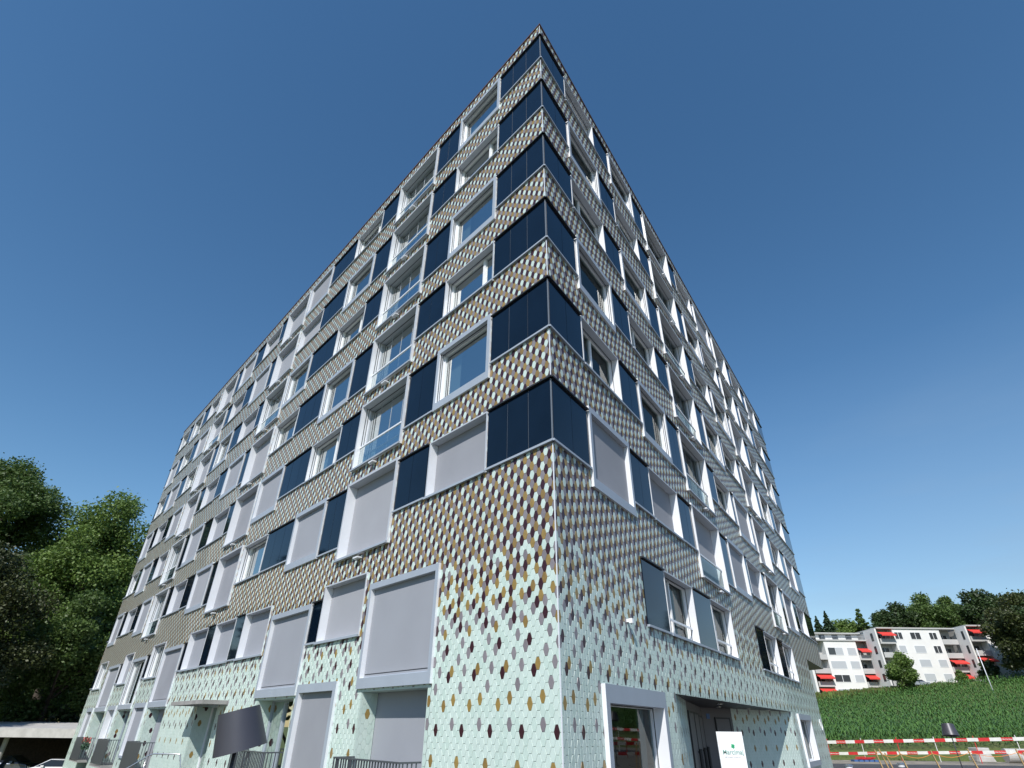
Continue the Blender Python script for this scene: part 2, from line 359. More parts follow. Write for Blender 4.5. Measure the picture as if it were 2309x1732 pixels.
# rear and end faces, inner core (rooms are seen dimly behind the glass)
pL = Vector(FL(UL, 0, 0)); pR = Vector(FR(UR_, 0, 0)); bk1 = pL + Vector((9, 22, 0)); bk2 = pR + Vector((-9, 22, 0))
def vq(b, p, q, z0, z1, mn):
    b.poly([(p.x, p.y, z0 + EYE), (q.x, q.y, z0 + EYE), (q.x, q.y, z1 + EYE), (p.x, p.y, z1 + EYE)], mn)
vq(wb, pL, bk1, -3, ZT, 'joint'); vq(wb, bk1, bk2, -3, ZT, 'joint'); vq(wb, bk2, pR, 3.45, ZT, 'joint')
qR = Vector(FR(28.75, 0, 0)); qb = Vector(FR(28.75, 0, -12)); rb = Vector(FR(UR_, 0, -12))
vq(wb, qR, qb, -3, 3.45, 'joint'); vq(wb, bk2, qb, -3, 3.45, 'joint')
wb.build('wall', bld, fix=False)
b = MB(); b.poly([FR(28.75, 3.45, 0), FR(UR_, 3.45, 0), tuple(Vector((bk2.x, bk2.y, 3.45 + EYE))), FR(28.75, 3.45, -12)], 'olive'); b.build('soffit', bld, fix=False)
b = MB()
ci, ri, li = Vector(FL(1.2, 0, -1.3)), Vector(FR(UR_ - .2, 0, -0.9)), Vector(FL(UL - .2, 0, -0.9))
ci = Vector((0.02, 1.9, EYE))
for z0 in [-1.6, 0.95, 3.85] + [x - 1.15 for x in BL[1:]] + [20.95]:
    b.poly([(p.x, p.y, z0 + EYE) for p in (Vector(FL(0.6, 0, -0.45)), Vector(FL(UL - .3, 0, -.45)), bk1, bk2, Vector(FR(UR_ - .3, 0, -.45)), Vector(FR(.6, 0, -.45)))] if z0 > 3.9 else
           [(p.x, p.y, z0 + EYE) for p in (Vector(FL(0.6, 0, -0.45)), Vector(FL(UL - .3, 0, -.45)), bk1, Vector(FR(28, 0, -12)), Vector(FR(15, 0, -2.6)), Vector(FR(5.3, 0, -.9)), Vector(FR(5.3, 0, -.45)), Vector(FR(.6, 0, -.45)))], 'room')
vq(b, Vector(FL(3.2, 0, -2.4)), Vector(FL(UL - .4, 0, -2.4)), -2.4, 20.95, 'room')
vq(b, Vector(FR(3.2, 0, -2.4)), Vector(FR(UR_ - .4, 0, -2.4)), 3.9, 20.95, 'room'); vq(b, Vector(FR(.8, 0, -1.0)), Vector(FR(5.3, 0, -1.2)), -2.4, 3.9, 'room')
vq(b, Vector(FR(5.3, 0, -2.9)), Vector(FR(28, 0, -2.9)), .9, 3.9, 'room'); vq(b, Vector(FR(20.5, 0, -2.8)), Vector(FR(28, 0, -2.8)), -2.4, 3.9, 'room')
b.build('interior', bld, fix=False)
# roof
b = MB(); b.poly([tuple(Vector((p.x, p.y, ZT + EYE + .02))) for p in (Vector((0, 0, 0)), pR, bk2, bk1, pL)], 'roofc'); b.build('roof', bld, fix=False)
b = MB()
b.hexa([FL(-.05, ZT, .04), FL(UL + .1, ZT, .04), FL(UL + .1, ZT, -.4), FL(.5, ZT, -.4), FL(-.05, ZT + .06, .04), FL(UL + .1, ZT + .06, .04), FL(UL + .1, ZT + .06, -.4), FL(.5, ZT + .06, -.4)], 'roof'); b.hexa([FR(-.05, ZT + .001, .04), FR(UR_ + .1, ZT + .001, .04), FR(UR_ + .1, ZT + .001, -.4), FR(.5, ZT + .001, -.4), FR(-.05, ZT + .059, .04), FR(UR_ + .1, ZT + .059, .04), FR(UR_ + .1, ZT + .059, -.4), FR(.5, ZT + .059, -.4)], 'roof')
b.build('roof_edge', bld)

# ------------------------------------------------------------------ hexagonal tiles
DU, DZ = 0.1012, 0.0981
SP = {(6,15),(1,16),(3,16),(7,16),(2,17),(4,17),(6,17),(5,18),(0,19),(2,19),(4,19),(3,20),(5,20),(7,20),(0,21),(2,21),(1,22),(3,22),(5,22),(0,23),(4,23),(3,24),(4,25),(6,25),(1,26),(7,26),(0,27),(4,27),(3,28),(5,28),(6,29),(1,30),(3,30),(0,31),(4,31),(2,33),(7,34),(0,35),(3,36),(1,38),(5,38),(6,39),(2,41),(4,43),(7,44),(4,47),(1,48),(2,53),(7,58),(4,61),(1,64)}
COL = ['maroon', 'ochre', 'mint', 'grey']
def tile_col(i, mm):
    k = int(math.floor((mm / 2 - 1.5 * (i - 1)) + 1e-6)) % 4
    if mm <= 16: return COL[k]
    return COL[k] if (i % 8, mm) in SP else 'mint'
def clip(poly, a, b, c):      # keep a*u+b*z<=c
    out = []
    for p, q in zip(poly, poly[1:] + poly[:1]):
        dp, dq = a * p[0] + b * p[1] - c, a * q[0] + b * q[1] - c
        if dp <= 0: out.append(p)
        if dp * dq < 0: t = dp / (dp - dq); out.append((p[0] + (q[0] - p[0]) * t, p[1] + (q[1] - p[1]) * t))
    return out
HX = [(-.0305, -.097), (.0305, -.097), (.0692, 0), (.0305, .097), (-.0305, .097), (-.0692, 0)]
def tiles(F, u0, u1, z0, z1, sgn, opens, name, flip, far=99, colf=tile_col, du=DU, dz=DZ, sc_=1.0, off0=0.0):
    b = MB(); rr = random.Random(3); a, c = 0.985, 0.92
    m0 = int(math.floor((4.67 - z1) / dz)) - 1; m1 = int(math.ceil((4.67 - z0) / dz)) + 1
    i0 = int(math.floor(u0 / du)) - 1; i1 = int(math.ceil(u1 / du)) + 1
    for ii in range(i0, i1 + 1):
        i = sgn * ii; uc = ii * du + 0.008
        near = [o for o in opens if o[0] - .08 < uc < o[1] + .08]
        for mm in range(m0, m1 + 1):
            if (i + mm) % 2 == 0: continue
            zc = 4.67 - mm * dz
            skip = False; hs = []
            for o in near:
                if o[2] - .1 < zc < o[3] + .1:
                    d = (uc - o[0], o[1] - uc, zc - o[2], o[3] - zc)       # inside if all positive
                    if min(d[0], d[1]) > .0692 and min(d[2], d[3]) > .097: skip = True; break
                    k = d.index(min(d))
                    hs.append(((1, 0, o[0]), (-1, 0, -o[1]), (0, 1, o[2]), (0, -1, -o[3]))[k])
            if skip: continue
            if uc - .07 < u0: hs.append((-1, 0, -u0))
            if uc + .07 > u1: hs.append((1, 0, u1))
            if zc - .1 < z0: hs.append((0, -1, -z0))
            if zc + .1 > z1: hs.append((0, 1, z1))
            mn = colf(i, mm)
            if mn == 'mint' and rr.random() < .3: mn = 'mint2'
            elif mn == 'ochre' and rr.random() < .3: mn = 'ochre2'
            elif mn == 'grey' and rr.random() < .3: mn = 'grey2'
            tx, tz = rr.uniform(-.012, .012), rr.uniform(-.012, .012)
            outer = [(uc + x * a, zc + y * a) for x, y in HX]
            if hs:
                for h in hs: outer = clip(outer, *h) if outer else outer
                if len(outer) < 3: continue
                p = [F(x, y, .009 + (x - uc) * tx + (y - zc) * tz + off0) for x, y in outer]
                b.poly(p if not flip else p[::-1], mn)
            else:
                if uc > far:
                    p = [F(x, y, .009 + (x - uc) * tx + (y - zc) * tz + off0) for x, y in outer]
                    b.poly(p if not flip else p[::-1], mn); continue
                k = len(b.v); mi = b.m(mn)
                b.v += [F(x, y, .002 + off0) for x, y in outer]
                b.v += [F(uc + x * c, zc + y * c * 1.03, .008 + x * tx + y * tz + off0) for x, y in HX]
                o = [k + q for q in range(6)]; t = [k + 6 + q for q in range(6)]
                fs = [tuple(t)] + [(o[q], o[(q + 1) % 6], t[(q + 1) % 6], t[q]) for q in range(6)]
                if flip: fs = [f[::-1] for f in fs]
                b.f += fs; b.mi += [mi] * 7
    return b.build(name, bld, fix=False)
tiles(FL, 0.0, UL, -2.9, ZT, 1, open_L, 'tile_cladding', True, far=24)
tiles(FR, 0.0, UR_, -2.9, ZT, -1, open_R, 'tile_cladding', False, far=20)
# splayed side walls of the entrance niche
def line_frame(ua, oa, ub, ob):
    A = DR * ua + NR * oa; B = DR * ub + NR * ob; d = (B - A).normalized(); n = Vector((d.y, -d.x, 0))
    if n.dot(-C0) < n.dot(A) : n = n if n.dot(A + C0) < 0 else -n
    def F(u, z, o): p = A + d * u + n * o; return (p.x, p.y, z + EYE)
    return F, (B - A).length
NA, NB, NC, ND, NE = (5.5, 0), (8.9, -.86), (14.3, -2.05), (15.8, -1.38), (20.3, 0)
FNn, Ln = line_frame(*NA, *NB); FNf, Lf = line_frame(*NE, *ND); FNd, Ld = line_frame(*NB, *NC); FNb, Lb = line_frame(*NC, *ND)
tiles(FNf, 0.0, Lf, -1.65, .73, 1, [], 'niche_tiles', True)
tiles(FNn, 0.0, Ln, -1.65, .73, -1, [], 'niche_tiles', False)

def recess_tiles(u1, z0, z1, dep, seed):
    def F(u, z, o): p = DL * (u1 - .021 - o) + NL * (-u); return (p.x, p.y, z + EYE)
    rr = random.Random(seed); pick = {}
    def cf(i, mm):
        if (i, mm) not in pick: pick[(i, mm)] = rr.choice(COL[:2] + COL[3:]) if rr.random() < .07 else 'mint'
        return pick[(i, mm)]
    tiles(F, 0.0, dep, z0, z1, 1, [], 'recess_tiles', False, colf=cf)
for u0, u1, z1, st in LOG: recess_tiles(u1, -1.6, z1 - .06, .42, int(u1))
recess_tiles(18.9, -1.6, .58, .54, 5)

# corner profile
b = MB()
for z0, z1 in [(-1.65, 4.9)] + [(BL[i] + 1.53, BL[i + 1]) for i in range(5)] + [(BL[5] + 1.53, ZT)]:
    b.fbox(FL, -0.008, 0.008, z0, z1 - .03, -.005, .016, 'alul')
b.build('corner_profile', bld)

# ------------------------------------------------------------------ dark glass panels
def build_panel(p):
    side, u0, u1, z0, z1, n, corner = p; F = FL if side == 'l' else FR
    b = MB(); e = 0.0 if corner else 0.008
    wseg = (u1 - u0) / n
    for i in range(n):
        a0 = u0 + wseg * i + (e if i == 0 else .007); a1 = u0 + wseg * (i + 1) - (.007 if i < n - 1 else e)
        t = rnd.uniform(-.002, .002)
        b.hexa([F(a0, z0 + .05, .002), F(a1, z0 + .05, .002), F(a1, z0 + .05, .03 + t), F(a0, z0 + .05, .03 - t), F(a0, z1 - .02, .002), F(a1, z1 - .02, .002), F(a1, z1 - .02, .03 + t), F(a0, z1 - .02, .03 - t)], 'panel')
        if i < n - 1: b.fbox(F, a1 + .003, a1 + .011, z0 + .05, z1 - .02, .001, .024, 'seam')
    o = b.build('corner_panel' if corner else 'facade_panel', bld)
    b = MB(); b.fbox(F, u0 - (0.06 if corner else 0), u1, z0, z0 + .048, .001, .07, 'alu'); b.build('sill', o)
    b = MB(); b.fbox(F, u0 - (0.07 if corner else 0), u1, z1 - .018, z1 + .02, .001, .085, 'dark'); b.build('drip_cap', o)
panels.sort(key=lambda p: p[1] - p[4] * .1)
for p in panels: build_panel(p)
# light line where the corner panels meet
for z in BL: b = MB(); b.fbox(FL, -.018, 0.0, z + .05, z + 1.5, 0.0, .031, 'seam'); b.build('corner_joint', bld)

# ------------------------------------------------------------------ windows
def build_window(q):
    side, kind, u0, u1, z0, z1, st, mull, kw = q; F = FL if side == 'l' else FR
    fr = 'alu'; far = u0 > 30
    cs, ct, cb, fo, dg, db = {'P': (.115, .15, .22, .07, -.15, -.05), 'R': (.045, .04, .07, .035, -.26, -.20), 'T': (.075, .08, .08, .08, -.28, -.22),
                             'D': (.16, .2, .1, .08, -.25, -.05), 'S': (.16, .3, .2, .09, -.22, -.05), 'L': (.02, .02, .02, .006, -.48, -.43), 'E': (.02, .02, .02, .006, -.55, -.5)}[kind]
    if kind == 'S' and u0 > 20: ct = .22
    b = MB()
    fm = 'mint' if kind in 'LE' else fr
    back = dg - .06
    if kind in 'LE': b.ring(F, u0, u1, z0, z1, cs, ct, cb, back, fo, fm)
    else: b.fring(F, u0, u1, z0, z1, cs, ct, cb, back, fo, 'alu' if kind in 'PDS' else 'alum', 'alul')
    if kind in 'PD' and not far:          # brighter return on the outer side faces
        pass
    if kind in 'RT': b.fbox(F, u0, u1, z0 - .012, z0 + .045, fo, fo + .05, fr)
    iu0, iu1, iz0, iz1 = u0 + cs, u1 - cs, z0 + cb, z1 - ct
    name = 'french_window' if kind in 'TL' else ('shop_window' if kind == 'S' else ('balcony_door' if kind == 'D' else ('door' if kind == 'E' else 'window')))
    f = b.build(name, bld)
    # dark blind guide grooves on the reveals
    if kind in 'PRTS' and st == 'g':
        b = MB()
        for dd in (((-.16, -.175),) if side == 'r' else ((-.08, -.10), (-.16, -.175))) if kind != 'P' else ((.02, .0), (-.04, -.055)):
            b.fbox(F, iu1 - .008, iu1 + .0, iz0, iz1, dd[1], dd[0], 'dark'); b.fbox(F, iu0, iu0 + .008, iz0, iz1, dd[1], dd[0], 'dark')
            if dd[0] < -.15 or (kind == 'P' and dd[0] < 0): b.fbox(F, iu0 + .01, iu1 - .01, iz1 - .02, iz1, dd[1], dd[0], 'dark')
        b.build('blind_guide', f)
    if st in 'gh':
        s = .06
        b = MB(); sash = 'white' if kw.get('white') or mull else 'alul'
        if kind == 'L': sash = 'alu'
        if kind == 'T': s = .03; sash = 'alum'
        b.ring(F, iu0 + .002, iu1 - .002, iz0 + .002, iz1 - .002, s, s * .5, s * .6, dg - .03, dg + .04, sash)
        um = None
        if kind == 'T' : um = None
        elif kind == 'L': um = [iu0 + (iu1 - iu0) * t for t in (.33, .62)]
        elif mull: um = [iu0 + (iu1 - iu0) * (.3 if side == 'l' else .42)]
        for x in (um or []): b.fbox(F, x - .05, x + .05, iz0 + s, iz1 - s, dg - .028, dg + .048, sash)
        b.build('sash', f)
        b = MB(); b.poly([F(iu0 + s, iz0 + s * .6, dg), F(iu1 - s, iz0 + s * .6, dg), F(iu1 - s, iz1 - s * .5, dg), F(iu0 + s, iz1 - s * .5, dg)], 'glass'); b.build('pane', f, fix=False)
        rc = random.Random(int(u0 * 100 + z0 * 7))
        if (rc.random() < .6 or kind in 'TLS') and not (side == 'r' and kind == 'P'):
            b = MB(); wd = (iu1 - iu0) * (rc.uniform(.12, .25) if kind != 'T' else .12); n = 14; cu0 = iu1 - s - wd if (side == 'l' or rc.random() < .8) else iu0 + s
            for j in range(n):
                a0 = cu0 + wd * j / n; a1 = cu0 + wd * (j + 1) / n; o0 = dg - .16 - (.04 if j % 2 else 0); o1 = dg - .16 - (0 if j % 2 else .04)
                b.poly([F(a0, iz0, o0), F(a1, iz0, o1), F(a1, iz1, o1), F(a0, iz1, o0)], 'curtain')
            b.build('curtain', f, fix=False)
    if kind == 'T' and st in 'gh':
        b = MB()
        for q_ in range(1, 4): x = iu0 + (iu1 - iu0) * q_ / 4; b.fbox(F, x - .004, x + .004, iz0 + .02, iz1 - .02, dg + .002, dg + .01, 'alum')
        b.build('glass_joint', f)
    if st in 'bh':
        zb = iz0 + .004 if st == 'b' else iz0 + (.42 if kind == 'T' else .22)
        if kind == 'L': zb = -1.0 if u0 < 5 else -1.9
        b = MB(); b.fbox(F, iu0 + .012, iu1 - .012, zb + .03, iz1 - .001, db - .012, db, ('fabric', 'fabric2', 'fabric3', 'fabric')[int(u0 * 7 + z0 * 3) % 4]); b.fbox(F, iu0 + .006, iu1 - .006, zb, zb + .029, db - .025, db + .012, 'alu'); b.build('blind', f)
        if kind in 'PD' and st == 'b' and z1 < 3.6:
            b = MB(); b.fbox(F, iu0 + .03, iu1 - .03, zb + .07, zb + .085, db, db + .006, 'dark'); b.build('blind_seam', f)
        if kind == 'L' and u0 < 5:
            b = MB(); b.fbox(F, iu0, iu1, -2.3, zb, dg - .02, dg, 'winpane'); b.build('door_glass', f)
    if kind == 'T' and st != 'b':          # glass balustrade with handrail
        zr = z0 + .84
        b = MB(); b.fbox(F, iu0, iu1, zr, zr + .05, -.10, -.05, 'alul'); b.build('handrail', f)
        b = MB(); b.poly([F(iu0 + .01, iz0, -.075), F(iu1 - .01, iz0, -.075), F(iu1 - .01, zr, -.075), F(iu0 + .01, zr, -.075)], 'glass'); b.build('balustrade_glass', f, fix=False)
    if kw.get('rail'):
        b = MB(); b.fbox(F, iu0, iu1, z0 + .42, z0 + .47, -.14, -.11, 'alul'); b.build('handrail', f)
    return f
area = lambda q: (q[3] - q[2]) * (q[5] - q[4]) / (12 + q[2] + max(0, q[4]) * .6) ** 2 * (0.35 if q[2] > 20 else 1)
for q in wins: build_window(q)
# small wall lights under the tall windows
for side, F, us in (('l', FL, (7.55, 19.9, 31.4)), ('r', FR, (11.35, 22.4))):
    for u in us:
        for z in BL:
            b = MB(); b.fbox(F, u - .13, u + .13, z - .93, z - .89, .02, .17, 'alul'); b.tube([F(u + .1, z - .95, .1), F(u + .1, z - .89, .1)], [.05, .05], 'alul', 10); b.build('wall_light', bld)
b = MB(); b.fbox(FR, 2.97, 3.04, 1.93, 1.99, .0, .06, 'white'); b.fbox(FR, 2.97, 3.08, 1.91, 2.0, .06, .14, 'white'); b.build('wall_light', bld)
b = MB()
for k in range(24):
    a = 2 * math.pi * k / 24; a2 = 2 * math.pi * (k + 1) / 24
    b.tube([FR(27.78 + .24 * math.cos(a), .33 + .24 * math.sin(a), .05), FR(27.78 + .24 * math.cos(a2), .33 + .24 * math.sin(a2), .05)], [.02, .02], 'white', 6)
b.build('ring_emblem', bld)
# hanging lamp inside the big third storey window
b = MB(); b.tube([FL(2.95, 7.9, -.5), FL(2.95, 7.98, -.5), FL(2.95, 8.08, -.5)], [.24, .2, .06], 'gold', 16); b.tube([FL(2.95, 7.5, -.5), FL(2.95, 7.9, -.5)], [.015, .015], 'gold', 6); b.build('window_lamp', bld)

# balconies of the ground floor lodgings
def balcony(u0, u1, zt, panelled):
    o_ = .5; b = MB(); b.fbox(FL, u0 - .02, u1 + .02, zt - 1.15, zt - 1.03, -.4, o_ + .02, 'concrete')
    f = b.build('balcony', bld)
    b = MB(); b.fbox(FL, u0, u1, zt - .03, zt, o_ - .04, o_, 'rail'); b.fbox(FL, u0, u0 + .04, zt - .03, zt, 0, o_ - .04, 'rail'); b.fbox(FL, u1 - .04, u1, zt - .03, zt, 0, o_ - .04, 'rail')
    n = int(o_ / .1)
    for i in range(1, n): b.fbox(FL, u0 + .01, u0 + .022, zt - 1.05, zt - .03, i * o_ / n - .012, i * o_ / n + .012, 'rail')
    for i in range(n): b.fbox(FL, u1 - .022, u1 - .01, zt - 1.05, zt - .03, i * o_ / n - .012, i * o_ / n + .012, 'rail')
    if not panelled:
        n = int((u1 - u0) / .11)
        for i in range(n + 1): x = u0 + (u1 - u0 - .02) * i / n; b.fbox(FL, x, x + .012, zt - 1.05, zt - .03, o_ - .035, o_ - .005, 'rail')
    b.build('railing', f)
    if panelled:
        b = MB(); b.fbox(FL, u0 + .02, u1 - .02, zt - 1.1, zt - .02, o_, o_ + .02, 'screen'); b.build('front_panel', f)
balcony(3.75, 6.4, -.55, False); balcony(10.25, 12.8, -.58, False)
balcony(23.4, 26.1, -.63, True); balcony(29.9, 32.7, -.65, True); balcony(36.35, 39.2, -.67, True)
# flowers on the last balcony
b = MB(); rf = random.Random(5)
for i in range(260):
    p = Vector(FL(36.1 + rf.uniform(-.25, .25), -.95 + rf.uniform(-.25, .3), .42 + rf.uniform(-.15, .2))); s = .05
    a = Vector((rf.uniform(-1, 1), rf.uniform(-1, 1), rf.uniform(-1, 1))).normalized() * s; c = a.cross(Vector((rf.uniform(-1, 1), rf.uniform(-1, 1), rf.uniform(-1, 1)))).normalized() * s
    b.poly([p - a, p - c, p + a, p + c], 'flower' if (p.z > 1.65 - .9 and rf.random() < .6) else 'potleaf')
fl = b.build('flowering_plant', None, fix=False); fl.location = bld.location
tag(fl, 'pink flowering plant beside the farthest anthracite balcony panel', 'plant')
# canopy over the side entrance
b = MB(); b.fbox(FL, 15.6, 19.3, .60, .72, -.02, .85, 'concrete'); b.build('canopy', bld)
b = MB(); b.fbox(FL, 16.6, 18.85, -2.0, .6, -.6, -.56, 'winpane'); b.build('entrance_glazing', bld)

# entrance niche on the right side
def npts(z, o=0.0): return [FR(p[0], z, p[1] + o) for p in (NA, NB, NC, ND, NE)]
b = MB(); b.poly(npts(.729), 'soffit'); b.build('niche_soffit', bld, fix=False)
b = MB(); b.poly(npts(-1.648), 'concrete'); b.build('niche_floor', bld, fix=False)
b = MB()
for p, q, mn in ((NA, NB, 'joint'), (ND, NE, 'joint')): b.poly([FR(p[0], -1.65, p[1]), FR(q[0], -1.65, q[1]), FR(q[0], .73, q[1]), FR(p[0], .73, p[1])], mn)
b.build('niche_wall', bld, fix=False)
b = MB(); b.fbox(FNd, 0, Ld, -1.65, .73, -.05, 0, 'white_wall'); b.build('entrance_wall', bld)
b = MB(); b.fbox(FNb, 0, Lb, -1.65, .73, -.05, 0, 'white_wall'); b.build('entrance_wall', bld)
for F, u0, u1, z1, n_ in ((FNd, .3, 1.9, .45, 1), (FNd, 2.1, 3.7, .45, 1), (FNd, 3.8, 5.3, .4, 1), (FNb, .72, 1.45, .38, 0)):
    b = MB(); b.fbox(F, u0, u1, -1.6, z1, .001, .03, 'white_wall'); dr = b.build('door', bld)
    b = MB(); b.ring(F, u0 - .05, u1 + .05, -1.64, z1 + .05, .045, .045, .03, .001, .04, 'dark'); b.build('door_frame', dr)
    if n_:
        b = MB(); b.tube([F(u1 - .2, -1.5, .1), F(u1 - .2, -.45, .1)], [.05, .05], 'dark', 8); b.fbox(F, u1 - .22, u1 - .18, -.55, -.5, .03, .1, 'dark'); b.fbox(F, u1 - .22, u1 - .18, -1.4, -1.35, .03, .1, 'dark'); b.build('handle', dr)
b = MB(); b.fbox(FNb, .25, .42, .38, .54, .001, .012, 'blueprint'); b.build('door_plate', bld)
for u, o_ in ((11.3, -.55), (13.7, -1.25), (15.8, -.73), (17.6, -.4)):
    b = MB(); b.tube([FR(u, .712, o_), FR(u, .727, o_)], [.11, .11], 'steel', 16); b.tube([FR(u, .706, o_), FR(u, .7115, o_)], [.08, .08], 'white', 16); b.build('downlight', bld)

# stainless handrail by the side entrance
hr_ = MB()
pts = [(-13.2, 22, .10), (-12.41, 22, .436), (-11.82, 22, .79), (-11.70, 22, .825), (-10.9, 22, .83), (-10.82, 22, .80), (-10.69, 22, .45), (-10.6, 22, 0)]
hr_.tube(pts, [.022] * 8, 'steel', 8)
hr_.tube([(-11.9, 22, .75), (-11.9, 22, -.2)], [.016, .016], 'steel', 8)
o = hr_.build('handrail', None, smooth=True); tag(o, 'bent stainless steel handrail in front of the tiled wall beside the side entrance', 'handrail')

# ------------------------------------------------------------------ lampshade lamps
def lamp(x, y, z0, hs, rt, rb_, tx, ty, label, grp='garden lamps shaped like floor lamps'):
    g = ground_z(x, y); t = thing('street_lamp', (x, y, g), label, 'lamp', grp)
    zc = z0 + hs / 2 + EYE - g
    b = MB(); n = 48
    rot = Matrix.Rotation(R(ty), 3, 'Y') @ Matrix.Rotation(R(tx), 3, 'X')
    def rg(r_, z): return [tuple(rot @ Vector((r_ * math.cos(2 * math.pi * j / n), r_ * math.sin(2 * math.pi * j / n), z)) + Vector((0, 0, zc))) for j in range(n)]
    rings = [rg(rb_, -hs / 2), rg(rt, hs / 2), rg(rt - .012, hs / 2), rg(rb_ - .012, -hs / 2)]
    k0 = 0
    for r_ in rings: b.v += r_
    mi = b.m('lampshade')
    for a in range(4):
        c = (a + 1) % 4
        for j in range(n): b.f.append((a * n + j, a * n + (j + 1) % n, c * n + (j + 1) % n, c * n + j)); b.mi.append(mi)
    b.f.append(tuple(b_ for b_ in range(n * 2, n * 3))); b.mi.append(mi)
    sh = b.build('lamp_shade', t)
    for p in sh.data.polygons: p.use_smooth = len(p.vertices) == 4
    md = sh.modifiers.new('es', 'EDGE_SPLIT'); md.split_angle = R(40)
    b = MB(); b.tube([(0, 0, 0), (0, 0, zc + hs / 2 - .05)], [.022, .018], 'lampshade', 10); b.build('pole', t, smooth=True)
    b = MB(); b.tube([(0, 0, 0), (0, 0, .03)], [.16, .15], 'lampshade', 24); b.build('base', t)
    return t
lamp(-3.02, 7.35, -.24, .40, .215, .275, 6, -14, 'dark grey lampshade street lamp close in front of the left facade, tilted to the left')
lamp(18.4, 27.0, -.06, .42, .21, .30, -6, 5, 'small dark grey lampshade street lamp on a thin pole in front of the corn field')
lamp(22.5, 25.4, .45, .42, .21, .30, -6, 5, 'dark grey lampshade street lamp outside the frame mirrored in the shop window')

# ------------------------------------------------------------------ sign with clover logo
def text(s, size, mn, loc, parent, name, ext=.002, rot=(R(90), 0, 0), align='CENTER', sp=1.0, bold=0.0):
    cu_ = bpy.data.curves.new(name, 'FONT'); cu_.body = s; cu_.size = size; cu_.extrude = ext; cu_.align_x = align; cu_.space_character = sp; cu_.offset = bold
    tmp = bpy.data.objects.new(name, cu_); col.objects.link(tmp)
    bpy.context.view_layer.update()
    me = bpy.data.meshes.new_from_object(tmp.evaluated_get(bpy.context.evaluated_depsgraph_get())); bpy.data.objects.remove(tmp)
    me.materials.clear(); me.materials.append(M[mn])
    o = bpy.data.objects.new(name, me); col.objects.link(o); o.parent = parent; o.location = loc; o.rotation_euler = rot
    return o
sg = thing('sign', (4.42, 13.0, 0), 'white upright sign board with green clover and lettering in front of the entrance niche', 'sign')
M['board'] = mat('white board', (0.86, 0.87, 0.88), 0.5)
b = MB(); b.box((-.255, 0, .0), (.255, .03, 1.645), 'board'); b.build('board', sg)
text('Marcimaj', .112, 'tgrey', (.015, -.004, 1.27), sg, 'lettering', sp=1.0, bold=.0012)
text('RESTAURANT & BISTRO', .03, 'lgrey', (-.01, -.004, 1.215), sg, 'lettering')
b = MB()
for k in range(4):
    a = R(35 + 90 * k); cx_, cz_ = .032 + .021 * math.cos(a), 1.405 + .021 * math.sin(a)
    b.tube([(cx_, -.001, cz_), (cx_, -.006, cz_)], [.019, .019], 'green', 16)
b.box((.03, -.006, 1.355), (.036, -.001, 1.40), 'green')
b.build('clover', sg)

